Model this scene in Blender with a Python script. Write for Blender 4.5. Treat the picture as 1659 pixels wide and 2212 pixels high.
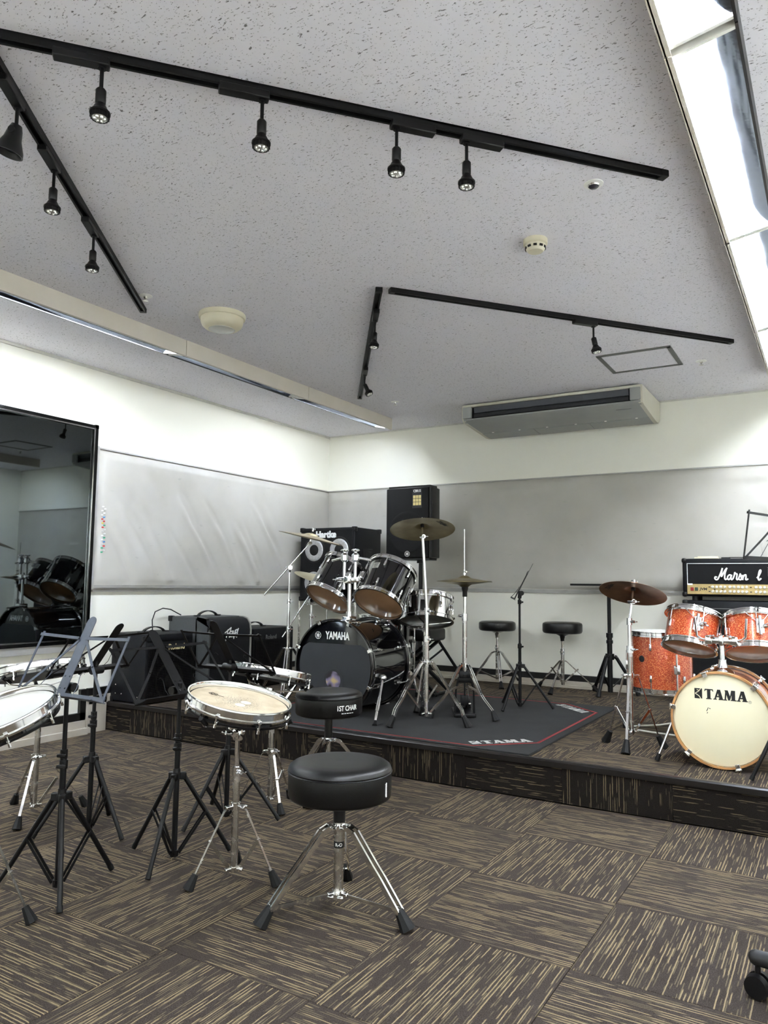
import bpy, bmesh, math, random
from mathutils import Vector, Matrix, Quaternion
random.seed(7)
PI = math.pi
for _o in list(bpy.data.objects):
    bpy.data.objects.remove(_o)
SC = bpy.context.scene
COL = SC.collection

# ------------------------------------------------------------------ camera
cam_d = bpy.data.cameras.new('camera'); cam = bpy.data.objects.new('camera', cam_d); COL.objects.link(cam)
cam_d.sensor_fit = 'HORIZONTAL'; cam_d.sensor_width = 36.0; cam_d.lens = 36.0 * 1625.8 / 1659.0
cam_d.clip_start = 0.05; cam_d.clip_end = 60
RT = Vector((0.85766, 0.51408, 0.01157)); DN = Vector((-0.03879, 0.08712, -0.99544)); FW = Vector((-0.51275, 0.85330, 0.09466))
m = Matrix.Identity(4)
for i in range(3):
    m[i][0] = RT[i]; m[i][1] = -DN[i]; m[i][2] = -FW[i]
m.translation = (0, 0, 1.03)
cam.matrix_world = m
SC.camera = cam

# ------------------------------------------------------------------ world, exposure
w = bpy.data.worlds.new('world'); SC.world = w; w.use_nodes = True
w.node_tree.nodes['Background'].inputs[0].default_value = (0.8, 0.85, 0.95, 1)
w.node_tree.nodes['Background'].inputs[1].default_value = 0.05
vs = SC.view_settings
vs.view_transform = 'Standard'; vs.look = 'None'; vs.gamma = 1.0; vs.use_curve_mapping = False
vs.exposure = 2.38
TUBE_W = 30.0      # emission strength of the fluorescent tubes

# ------------------------------------------------------------------ dimensions (metres)
XL, XR, YB, YF = -4.42, 0.80, 6.25, -2.30     # walls
ZS, ZC, YR = 0.19, 2.52, 3.60                 # stage top, ceiling, stage front

# ------------------------------------------------------------------ materials
MATS = {}
def nt(name):
    mt = bpy.data.materials.new(name); mt.use_nodes = True
    t = mt.node_tree
    return mt, t, t.nodes['Principled BSDF']
def mat(name, col, rough=0.5, metal=0.0, var=0.06, vscale=18.0, bump=0.0, bscale=200.0, coat=0.0, spec=0.5, rvar=0.0):
    if name in MATS: return MATS[name]
    mt, t, b = nt(name)
    N = t.nodes; L = t.links
    tc = N.new('ShaderNodeTexCoord'); nz = N.new('ShaderNodeTexNoise')
    nz.inputs['Scale'].default_value = vscale; nz.inputs['Detail'].default_value = 3
    L.new(tc.outputs['Object'], nz.inputs['Vector'])
    cr = N.new('ShaderNodeValToRGB')
    e = cr.color_ramp.elements
    e[0].position = 0.3; e[1].position = 0.7
    e[0].color = tuple(max(0, c * (1 - var)) for c in col) + (1,)
    e[1].color = tuple(min(1, c * (1 + var)) for c in col) + (1,)
    L.new(nz.outputs['Fac'], cr.inputs['Fac']); L.new(cr.outputs['Color'], b.inputs['Base Color'])
    b.inputs['Roughness'].default_value = rough; b.inputs['Metallic'].default_value = metal
    b.inputs['Specular IOR Level'].default_value = spec
    if coat: b.inputs['Coat Weight'].default_value = coat; b.inputs['Coat Roughness'].default_value = 0.05
    if rvar:
        mr = N.new('ShaderNodeMapRange'); mr.inputs[3].default_value = max(0, rough - rvar); mr.inputs[4].default_value = rough + rvar
        L.new(nz.outputs['Fac'], mr.inputs[0]); L.new(mr.outputs[0], b.inputs['Roughness'])
    if bump:
        n2 = N.new('ShaderNodeTexNoise'); n2.inputs['Scale'].default_value = bscale; n2.inputs['Detail'].default_value = 2
        L.new(tc.outputs['Object'], n2.inputs['Vector'])
        bp = N.new('ShaderNodeBump'); bp.inputs['Strength'].default_value = bump; bp.inputs['Distance'].default_value = 0.002
        L.new(n2.outputs['Fac'], bp.inputs['Height']); L.new(bp.outputs['Normal'], b.inputs['Normal'])
    MATS[name] = mt
    return mt
def emis(name, col, s):
    mt, t, b = nt(name)
    b.inputs['Base Color'].default_value = (0.9, 0.9, 0.9, 1)
    b.inputs['Emission Color'].default_value = col + (1,); b.inputs['Emission Strength'].default_value = s
    MATS[name] = mt; return mt

CHROME = mat('chrome', (0.80, 0.80, 0.80), 0.10, 1.0, 0.04, 30, rvar=0.04)
CHROMED = mat('worn chrome', (0.60, 0.58, 0.55), 0.26, 1.0, 0.12, 25, rvar=0.08)
BLKMETAL = mat('black powder coated metal', (0.0022, 0.0022, 0.0030), 0.45, 0.0, 0.2, 60, spec=0.3)
BLUMETAL = mat('blue black coated metal', (0.040, 0.049, 0.072), 0.40, 0.1, 0.15, 60)
RUBBER = mat('black rubber', (0.003, 0.003, 0.0034), 0.6, 0, 0.2, 80, bump=0.2, spec=0.3)
PLASTIC = mat('black plastic', (0.0024, 0.0024, 0.0030), 0.38, 0, 0.15, 40, spec=0.35)
VINYL = mat('black vinyl', (0.0022, 0.0022, 0.0026), 0.36, 0, 0.2, 30, bump=0.15, bscale=350, spec=0.42)
TOLEX = mat('black tolex covering', (0.0026, 0.0030, 0.0048), 0.5, 0, 0.3, 120, bump=0.5, bscale=600, spec=0.25)
GREYTOLEX = mat('grey amp covering', (0.042, 0.046, 0.046), 0.6, 0, 0.12, 80, bump=0.4, bscale=500)
GRILLE = mat('black grille cloth', (0.0026, 0.0026, 0.0034), 0.7, 0, 0.3, 300, bump=0.6, bscale=700, spec=0.25)
BLKLACQ = mat('black drum lacquer', (0.0015, 0.0015, 0.0025), 0.06, 0, 0.1, 5, coat=1.0)
BLKHEAD = mat('black drum head film', (0.0020, 0.0020, 0.0030), 0.10, 0, 0.1, 9)
GREYFILM = mat('dark grey matte film', (0.015, 0.017, 0.021), 0.5, 0, 0.08, 8)
HEADWHITE = mat('white coated head', (0.50, 0.49, 0.45), 0.42, 0, 0.05, 6)
HEADCLEAR = mat('smoky clear tom head', (0.34, 0.19, 0.095), 0.22, 0, 0.10, 7)
HEADCREAM = mat('cream bass head', (0.78, 0.72, 0.50), 0.42, 0, 0.02, 4)
WHITEP = mat('white paint', (0.85, 0.85, 0.82), 0.45, 0, 0.03)
IVORY = mat('ivory plastic', (0.66, 0.61, 0.46), 0.42, 0, 0.04, 12)
ACBEIGE = mat('air conditioner beige', (0.55, 0.53, 0.44), 0.45, 0, 0.03, 6)
ACGREY = mat('air conditioner grey', (0.30, 0.305, 0.295), 0.5, 0, 0.04, 6)
ACDARK = mat('dark louver plastic', (0.008, 0.009, 0.014), 0.5, 0, 0.2, 20)
GOLD = mat('gold panel', (0.42, 0.32, 0.14), 0.38, 0.55, 0.06, 60)
GOLDTXT = mat('gold lettering', (0.75, 0.62, 0.36), 0.4, 0.3, 0.03)
WHITETXT = mat('white lettering', (0.80, 0.80, 0.77), 0.5, 0, 0.03)
BLACKTXT = mat('black lettering', (0.004, 0.004, 0.005), 0.5, 0, 0.1)
WOODHOOP = mat('maple hoop', (0.40, 0.20, 0.075), 0.25, 0, 0.25, 20, coat=0.6)
CONEGREY = mat('aluminium speaker cone', (0.42, 0.42, 0.42), 0.38, 0.5, 0.15, 60)
RED = mat('red rocker', (0.25, 0.012, 0.010), 0.3, 0, 0.1)
GREEN = mat('dark green rocker', (0.01, 0.03, 0.02), 0.3, 0, 0.1)
FIXWHITE = mat('fixture enamel', (0.74, 0.73, 0.69), 0.4, 0, 0.03, 5)
FIXBEIGE = mat('fixture side enamel', (0.66, 0.61, 0.53), 0.45, 0, 0.03, 5)
REFL = mat('brushed reflector', (0.62, 0.70, 0.88), 0.10, 1.0, 0.06, 9, rvar=0.05, bump=0.10, bscale=25)
TUBE = emis('lit fluorescent tube', (0.89, 0.945, 1.0), TUBE_W)
TUBEOFF = mat('unlit fluorescent tube', (0.75, 0.75, 0.75), 0.3, 0, 0.02)
REDLINE = mat('red mat border', (0.34, 0.030, 0.030), 0.85, 0, 0.15, 90)
CREAMCABLE = mat('white cable', (0.62, 0.60, 0.52), 0.5, 0, 0.05)
GREYTRIM = mat('grey aluminium trim', (0.38, 0.37, 0.345), 0.45, 0.4, 0.06, 12)
BEIGEBASE = mat('beige baseboard', (0.40, 0.36, 0.30), 0.6, 0, 0.06, 5)
BLKRAIL = mat('black rail', (0.005, 0.0045, 0.0045), 0.4, 0, 0.2, 30)
MIRROR = mat('smoked mirror', (0.11, 0.125, 0.13), 0.02, 1.0, 0.02, 1)
PAPER = mat('cream paper', (0.72, 0.68, 0.50), 0.7, 0, 0.04, 9)
LENS = mat('lamp lens', (0.75, 0.75, 0.72), 0.12, 0.6, 0.2, 90)

def wall_material():
    mt, t, b = nt('white wallpaper'); N = t.nodes; L = t.links
    tc = N.new('ShaderNodeTexCoord'); n1 = N.new('ShaderNodeTexNoise'); n1.inputs['Scale'].default_value = 1.3; n1.inputs['Detail'].default_value = 4
    cr = N.new('ShaderNodeValToRGB'); cr.color_ramp.elements[0].color = (0.79, 0.78, 0.69, 1); cr.color_ramp.elements[1].color = (0.84, 0.83, 0.74, 1)
    L.new(tc.outputs['Object'], n1.inputs['Vector']); L.new(n1.outputs['Fac'], cr.inputs['Fac']); L.new(cr.outputs['Color'], b.inputs['Base Color'])
    n2 = N.new('ShaderNodeTexNoise'); n2.inputs['Scale'].default_value = 140; n2.inputs['Detail'].default_value = 3
    L.new(tc.outputs['Object'], n2.inputs['Vector'])
    bp = N.new('ShaderNodeBump'); bp.inputs['Strength'].default_value = 0.12; bp.inputs['Distance'].default_value = 0.003
    L.new(n2.outputs['Fac'], bp.inputs['Height']); L.new(bp.outputs['Normal'], b.inputs['Normal'])
    b.inputs['Roughness'].default_value = 0.7
    return mt
WALL = wall_material()

def vinyl_panel_material():
    mt, t, b = nt('grey padded vinyl'); N = t.nodes; L = t.links
    tc = N.new('ShaderNodeTexCoord'); n1 = N.new('ShaderNodeTexNoise'); n1.inputs['Scale'].default_value = 2.2; n1.inputs['Detail'].default_value = 6
    cr = N.new('ShaderNodeValToRGB'); cr.color_ramp.elements[0].position = 0.3; cr.color_ramp.elements[1].position = 0.75
    cr.color_ramp.elements[0].color = (0.41, 0.395, 0.35, 1); cr.color_ramp.elements[1].color = (0.49, 0.475, 0.43, 1)
    L.new(tc.outputs['Object'], n1.inputs['Vector']); L.new(n1.outputs['Fac'], cr.inputs['Fac'])
    # scuffs: short thin darker marks
    mp = N.new('ShaderNodeMapping'); mp.inputs['Scale'].default_value = (5, 5, 16); mp.inputs['Rotation'].default_value = (0.4, 0.2, 0.3)
    n3 = N.new('ShaderNodeTexNoise'); n3.inputs['Scale'].default_value = 2.0; n3.inputs['Detail'].default_value = 2
    L.new(tc.outputs['Object'], mp.inputs['Vector']); L.new(mp.outputs['Vector'], n3.inputs['Vector'])
    c3 = N.new('ShaderNodeValToRGB'); c3.color_ramp.elements[0].position = 0.70; c3.color_ramp.elements[1].position = 0.78
    c3.color_ramp.elements[0].color = (0, 0, 0, 1); c3.color_ramp.elements[1].color = (0.5, 0.5, 0.5, 1)
    L.new(n3.outputs['Fac'], c3.inputs['Fac'])
    mx = N.new('ShaderNodeMixRGB'); mx.inputs[2].default_value = (0.34, 0.33, 0.30, 1)
    L.new(c3.outputs['Color'], mx.inputs[0]); L.new(cr.outputs['Color'], mx.inputs[1]); L.new(mx.outputs['Color'], b.inputs['Base Color'])
    n2 = N.new('ShaderNodeTexNoise'); n2.inputs['Scale'].default_value = 9; n2.inputs['Detail'].default_value = 5
    L.new(tc.outputs['Object'], n2.inputs['Vector'])
    bp = N.new('ShaderNodeBump'); bp.inputs['Strength'].default_value = 0.12; bp.inputs['Distance'].default_value = 0.01
    L.new(n2.outputs['Fac'], bp.inputs['Height']); L.new(bp.outputs['Normal'], b.inputs['Normal'])
    b.inputs['Roughness'].default_value = 0.42
    return mt
PANELV = vinyl_panel_material()

def ceiling_material():
    mt, t, b = nt('fissured ceiling board'); N = t.nodes; L = t.links
    tc = N.new('ShaderNodeTexCoord')
    # direction of the fissures wanders a little
    nd = N.new('ShaderNodeTexNoise'); nd.inputs['Scale'].default_value = 9.0; nd.inputs['Detail'].default_value = 2
    L.new(tc.outputs['Object'], nd.inputs['Vector'])
    vm = N.new('ShaderNodeVectorMath'); vm.operation = 'MULTIPLY_ADD'; vm.inputs[1].default_value = (0.05, 0.05, 0.0)
    L.new(nd.outputs['Color'], vm.inputs[0]); L.new(tc.outputs['Object'], vm.inputs[2])
    mp = N.new('ShaderNodeMapping'); mp.inputs['Rotation'].default_value = (0, 0, math.radians(0)); mp.inputs['Scale'].default_value = (40, 105, 1)
    L.new(vm.outputs[0], mp.inputs['Vector'])
    n1 = N.new('ShaderNodeTexNoise'); n1.inputs['Scale'].default_value = 1.5; n1.inputs['Detail'].default_value = 2.5; n1.inputs['Roughness'].default_value = 0.6
    L.new(mp.outputs['Vector'], n1.inputs['Vector'])
    c1 = N.new('ShaderNodeValToRGB'); c1.color_ramp.elements[0].position = 0.635; c1.color_ramp.elements[1].position = 0.68
    c1.color_ramp.elements[0].color = (0, 0, 0, 1); c1.color_ramp.elements[1].color = (1, 1, 1, 1)
    L.new(n1.outputs['Fac'], c1.inputs['Fac'])
    vo = N.new('ShaderNodeTexVoronoi'); vo.inputs['Scale'].default_value = 110; vo.inputs['Randomness'].default_value = 1.0
    L.new(tc.outputs['Object'], vo.inputs['Vector'])
    c2 = N.new('ShaderNodeValToRGB'); c2.color_ramp.elements[0].position = 0.09; c2.color_ramp.elements[1].position = 0.17
    c2.color_ramp.elements[0].color = (1, 1, 1, 1); c2.color_ramp.elements[1].color = (0, 0, 0, 1)
    L.new(vo.outputs['Distance'], c2.inputs['Fac'])
    mx = N.new('ShaderNodeMath'); mx.operation = 'MAXIMUM'
    L.new(c1.outputs['Color'], mx.inputs[0]); L.new(c2.outputs['Color'], mx.inputs[1])
    col = N.new('ShaderNodeMixRGB'); col.inputs[1].default_value = (0.80, 0.78, 0.83, 1); col.inputs[2].default_value = (0.20, 0.19, 0.195, 1)
    L.new(mx.outputs[0], col.inputs[0]); L.new(col.outputs['Color'], b.inputs['Base Color'])
    bp = N.new('ShaderNodeBump'); bp.inputs['Strength'].default_value = 0.7; bp.inputs['Distance'].default_value = 0.004; bp.invert = True
    L.new(mx.outputs[0], bp.inputs['Height']); L.new(bp.outputs['Normal'], b.inputs['Normal'])
    b.inputs['Roughness'].default_value = 0.85; b.inputs['Specular IOR Level'].default_value = 0.2
    return mt
CEIL = ceiling_material()

def carpet_material(name, dark=1.0, lo=0.51, th=1.0):
    """brown carpet tile: broken tan threads running along the tile's local X; each tile shifts by its own random number"""
    mt, t, b = nt(name); N = t.nodes; L = t.links
    tc = N.new('ShaderNodeTexCoord'); oi = N.new('ShaderNodeObjectInfo')
    mul = N.new('ShaderNodeMath'); mul.operation = 'MULTIPLY'; mul.inputs[1].default_value = 57.0
    L.new(oi.outputs['Random'], mul.inputs[0])
    cb = N.new('ShaderNodeCombineXYZ'); L.new(mul.outputs[0], cb.inputs[0]); L.new(mul.outputs[0], cb.inputs[1])
    ad = N.new('ShaderNodeVectorMath'); ad.operation = 'ADD'
    L.new(tc.outputs['Object'], ad.inputs[0]); L.new(cb.outputs[0], ad.inputs[1])
    wob = N.new('ShaderNodeTexNoise'); wob.inputs['Scale'].default_value = 38; L.new(ad.outputs[0], wob.inputs['Vector'])
    wv = N.new('ShaderNodeVectorMath'); wv.operation = 'MULTIPLY_ADD'; wv.inputs[1].default_value = (0, 0.0030, 0)
    L.new(wob.outputs['Color'], wv.inputs[0]); L.new(ad.outputs[0], wv.inputs[2])
    sep = N.new('ShaderNodeSeparateXYZ'); L.new(wv.outputs[0], sep.inputs[0])
    def math2(op, a, b=None, c=None):
        q = N.new('ShaderNodeMath'); q.operation = op
        for k, v in enumerate((a, b, c)):
            if v is None: continue
            if isinstance(v, (int, float)): q.inputs[k].default_value = v
            else: L.new(v, q.inputs[k])
        return q.outputs[0]
    def threads(pitch, fill, run, lo, seed):
        """rows of yarn: each row is one thread, broken where its own slow noise drops"""
        u = math2('DIVIDE', sep.outputs[1], pitch)
        row = math2('FLOOR', u); fr = math2('SUBTRACT', u, row)
        inside = math2('LESS_THAN', fr, fill)
        px = math2('MULTIPLY', sep.outputs[0], run); py = math2('MULTIPLY_ADD', row, 7.31, seed)
        cv = N.new('ShaderNodeCombineXYZ'); L.new(px, cv.inputs[0]); L.new(py, cv.inputs[1])
        nz = N.new('ShaderNodeTexNoise'); nz.inputs['Scale'].default_value = 1.0; nz.inputs['Detail'].default_value = 1.5
        L.new(cv.outputs[0], nz.inputs['Vector'])
        on = N.new('ShaderNodeMapRange'); on.inputs[1].default_value = lo; on.inputs[2].default_value = lo + 0.03
        L.new(nz.outputs['Fac'], on.inputs[0])
        return math2('MULTIPLY', inside, on.outputs[0])
    t1 = threads(0.0100, 0.34, 4.5, lo, 3.3)
    t2 = threads(0.0067, 0.45, 8.0, lo + 0.01, 21.7)
    loop = N.new('ShaderNodeTexNoise'); loop.inputs['Scale'].default_value = 330; loop.inputs['Detail'].default_value = 1; L.new(ad.outputs[0], loop.inputs['Vector'])
    base = N.new('ShaderNodeValToRGB'); base.color_ramp.elements[0].position = 0.3; base.color_ramp.elements[1].position = 0.7
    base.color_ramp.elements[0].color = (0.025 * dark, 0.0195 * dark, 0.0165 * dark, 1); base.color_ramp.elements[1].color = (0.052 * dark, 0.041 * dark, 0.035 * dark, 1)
    L.new(loop.outputs['Fac'], base.inputs['Fac'])
    m2 = N.new('ShaderNodeMixRGB'); m2.inputs[2].default_value = (0.11, 0.088, 0.055, 1)
    f2 = N.new('ShaderNodeMath'); f2.operation = 'MULTIPLY'; f2.inputs[1].default_value = 0.75 * th
    L.new(t2, f2.inputs[0]); L.new(f2.outputs[0], m2.inputs[0]); L.new(base.outputs['Color'], m2.inputs[1])
    m1 = N.new('ShaderNodeMixRGB'); m1.inputs[2].default_value = (0.225, 0.172, 0.098, 1)
    f1 = N.new('ShaderNodeMath'); f1.operation = 'MULTIPLY'; f1.inputs[1].default_value = 0.9 * th
    L.new(t1, f1.inputs[0]); L.new(f1.outputs[0], m1.inputs[0]); L.new(m2.outputs['Color'], m1.inputs[1])
    L.new(m1.outputs['Color'], b.inputs['Base Color'])
    bp = N.new('ShaderNodeBump'); bp.inputs['Strength'].default_value = 0.5; bp.inputs['Distance'].default_value = 0.003
    L.new(loop.outputs['Fac'], bp.inputs['Height']); L.new(bp.outputs['Normal'], b.inputs['Normal'])
    b.inputs['Roughness'].default_value = 0.95; b.inputs['Specular IOR Level'].default_value = 0.1
    return mt
CARPET = carpet_material('brown striped carpet')
RISER = carpet_material('shade darkened riser carpet', 0.30, 0.565, 0.5)  # carpet darkened: shade on the upright riser is put into its colour

def sparkle_material():
    mt, t, b = nt('orange sparkle wrap'); N = t.nodes; L = t.links
    tc = N.new('ShaderNodeTexCoord'); vo = N.new('ShaderNodeTexVoronoi'); vo.inputs['Scale'].default_value = 420
    L.new(tc.outputs['Object'], vo.inputs['Vector'])
    sp = N.new('ShaderNodeSeparateColor'); L.new(vo.outputs['Color'], sp.inputs[0])
    cr = N.new('ShaderNodeValToRGB'); e = cr.color_ramp.elements
    e[0].position = 0.0; e[0].color = (0.28, 0.026, 0.010, 1); e[1].position = 0.75; e[1].color = (0.58, 0.080, 0.024, 1)
    x = e.new(0.93); x.color = (0.95, 0.34, 0.10, 1)
    L.new(sp.outputs[0], cr.inputs['Fac']); L.new(cr.outputs['Color'], b.inputs['Base Color'])
    b.inputs['Roughness'].default_value = 0.25; b.inputs['Metallic'].default_value = 0.25
    b.inputs['Coat Weight'].default_value = 1.0; b.inputs['Coat Roughness'].default_value = 0.04
    return mt
SPARK = sparkle_material()

def cymbal_material(name, c0, c1):
    mt, t, b = nt(name); N = t.nodes; L = t.links
    tc = N.new('ShaderNodeTexCoord'); sx = N.new('ShaderNodeSeparateXYZ'); L.new(tc.outputs['Object'], sx.inputs[0])
    ln = N.new('ShaderNodeVectorMath'); ln.operation = 'LENGTH'; L.new(tc.outputs['Object'], ln.inputs[0])
    mu = N.new('ShaderNodeMath'); mu.operation = 'MULTIPLY'; mu.inputs[1].default_value = 900; L.new(ln.outputs['Value'], mu.inputs[0])
    si = N.new('ShaderNodeMath'); si.operation = 'SINE'; L.new(mu.outputs[0], si.inputs[0])
    nz = N.new('ShaderNodeTexNoise'); nz.inputs['Scale'].default_value = 7; nz.inputs['Detail'].default_value = 5; L.new(tc.outputs['Object'], nz.inputs['Vector'])
    cr = N.new('ShaderNodeValToRGB'); cr.color_ramp.elements[0].position = 0.35; cr.color_ramp.elements[1].position = 0.7
    cr.color_ramp.elements[0].color = c0 + (1,); cr.color_ramp.elements[1].color = c1 + (1,)
    L.new(nz.outputs['Fac'], cr.inputs['Fac']); L.new(cr.outputs['Color'], b.inputs['Base Color'])
    bp = N.new('ShaderNodeBump'); bp.inputs['Strength'].default_value = 0.12; bp.inputs['Distance'].default_value = 0.0006
    L.new(si.outputs[0], bp.inputs['Height']); L.new(bp.outputs['Normal'], b.inputs['Normal'])
    b.inputs['Metallic'].default_value = 0.9; b.inputs['Roughness'].default_value = 0.33
    return mt
BRONZE = cymbal_material('bronze cymbal', (0.20, 0.16, 0.085), (0.36, 0.30, 0.17))
BRONZEP = cymbal_material('pale bronze cymbal', (0.52, 0.47, 0.32), (0.66, 0.61, 0.45))
BRONZEC = cymbal_material('coppery cymbal', (0.17, 0.09, 0.05), (0.38, 0.22, 0.12))

def worn_head_material():
    mt, t, b = nt('worn cream practice head'); N = t.nodes; L = t.links
    tc = N.new('ShaderNodeTexCoord'); n1 = N.new('ShaderNodeTexNoise'); n1.inputs['Scale'].default_value = 14; n1.inputs['Detail'].default_value = 6
    L.new(tc.outputs['Object'], n1.inputs['Vector'])
    cr = N.new('ShaderNodeValToRGB'); cr.color_ramp.elements[0].position = 0.32; cr.color_ramp.elements[1].position = 0.68
    cr.color_ramp.elements[0].color = (0.47, 0.38, 0.25, 1); cr.color_ramp.elements[1].color = (0.66, 0.57, 0.42, 1)
    L.new(n1.outputs['Fac'], cr.inputs['Fac'])
    # stick marks: dark specks gathered round the middle of the head
    n2 = N.new('ShaderNodeTexNoise'); n2.inputs['Scale'].default_value = 170; n2.inputs['Detail'].default_value = 3; L.new(tc.outputs['Object'], n2.inputs['Vector'])
    ln = N.new('ShaderNodeVectorMath'); ln.operation = 'LENGTH'; L.new(tc.outputs['Object'], ln.inputs[0])
    mr = N.new('ShaderNodeMapRange'); mr.inputs[1].default_value = 0.02; mr.inputs[2].default_value = 0.13; mr.inputs[3].default_value = 0.46; mr.inputs[4].default_value = 0.75
    L.new(ln.outputs['Value'], mr.inputs[0])
    gt = N.new('ShaderNodeMath'); gt.operation = 'GREATER_THAN'; L.new(n2.outputs['Fac'], gt.inputs[0]); L.new(mr.outputs[0], gt.inputs[1])
    fm = N.new('ShaderNodeMath'); fm.operation = 'MULTIPLY'; fm.inputs[1].default_value = 0.6; L.new(gt.outputs[0], fm.inputs[0])
    mx = N.new('ShaderNodeMixRGB'); mx.inputs[2].default_value = (0.17, 0.14, 0.10, 1)
    L.new(fm.outputs[0], mx.inputs[0]); L.new(cr.outputs['Color'], mx.inputs[1]); L.new(mx.outputs['Color'], b.inputs['Base Color'])
    b.inputs['Roughness'].default_value = 0.6
    return mt
WORNHEAD = worn_head_material()

def mat_material():
    mt, t, b = nt('charcoal drum mat'); N = t.nodes; L = t.links
    tc = N.new('ShaderNodeTexCoord'); n1 = N.new('ShaderNodeTexNoise'); n1.inputs['Scale'].default_value = 7; n1.inputs['Detail'].default_value = 7
    L.new(tc.outputs['Object'], n1.inputs['Vector'])
    cr = N.new('ShaderNodeValToRGB'); cr.color_ramp.elements[0].position = 0.3; cr.color_ramp.elements[1].position = 0.75
    cr.color_ramp.elements[0].color = (0.0068, 0.0070, 0.0076, 1); cr.color_ramp.elements[1].color = (0.0135, 0.0135, 0.0140, 1)
    L.new(n1.outputs['Fac'], cr.inputs['Fac']); L.new(cr.outputs['Color'], b.inputs['Base Color'])
    n2 = N.new('ShaderNodeTexNoise'); n2.inputs['Scale'].default_value = 400; L.new(tc.outputs['Object'], n2.inputs['Vector'])
    bp = N.new('ShaderNodeBump'); bp.inputs['Strength'].default_value = 0.5; bp.inputs['Distance'].default_value = 0.002
    L.new(n2.outputs['Fac'], bp.inputs['Height']); L.new(bp.outputs['Normal'], b.inputs['Normal'])
    b.inputs['Roughness'].default_value = 0.95
    return mt
DRUMMAT = mat_material()
def port_material():
    mt, t, b = nt('shiny port film'); N = t.nodes; L = t.links
    tc = N.new('ShaderNodeTexCoord'); n1 = N.new('ShaderNodeTexNoise'); n1.inputs['Scale'].default_value = 16; n1.inputs['Detail'].default_value = 1
    L.new(tc.outputs['Object'], n1.inputs['Vector'])
    cr = N.new('ShaderNodeValToRGB'); e = cr.color_ramp.elements
    e[0].position = 0.35; e[0].color = (0.03, 0.025, 0.03, 1); e[1].position = 0.62; e[1].color = (0.55, 0.42, 0.20, 1)
    x = e.new(0.5); x.color = (0.22, 0.19, 0.30, 1)
    L.new(n1.outputs['Fac'], cr.inputs['Fac']); L.new(cr.outputs['Color'], b.inputs['Base Color'])
    b.inputs['Metallic'].default_value = 0.5; b.inputs['Roughness'].default_value = 0.3
    return mt
PORTFILM = port_material()

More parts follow.
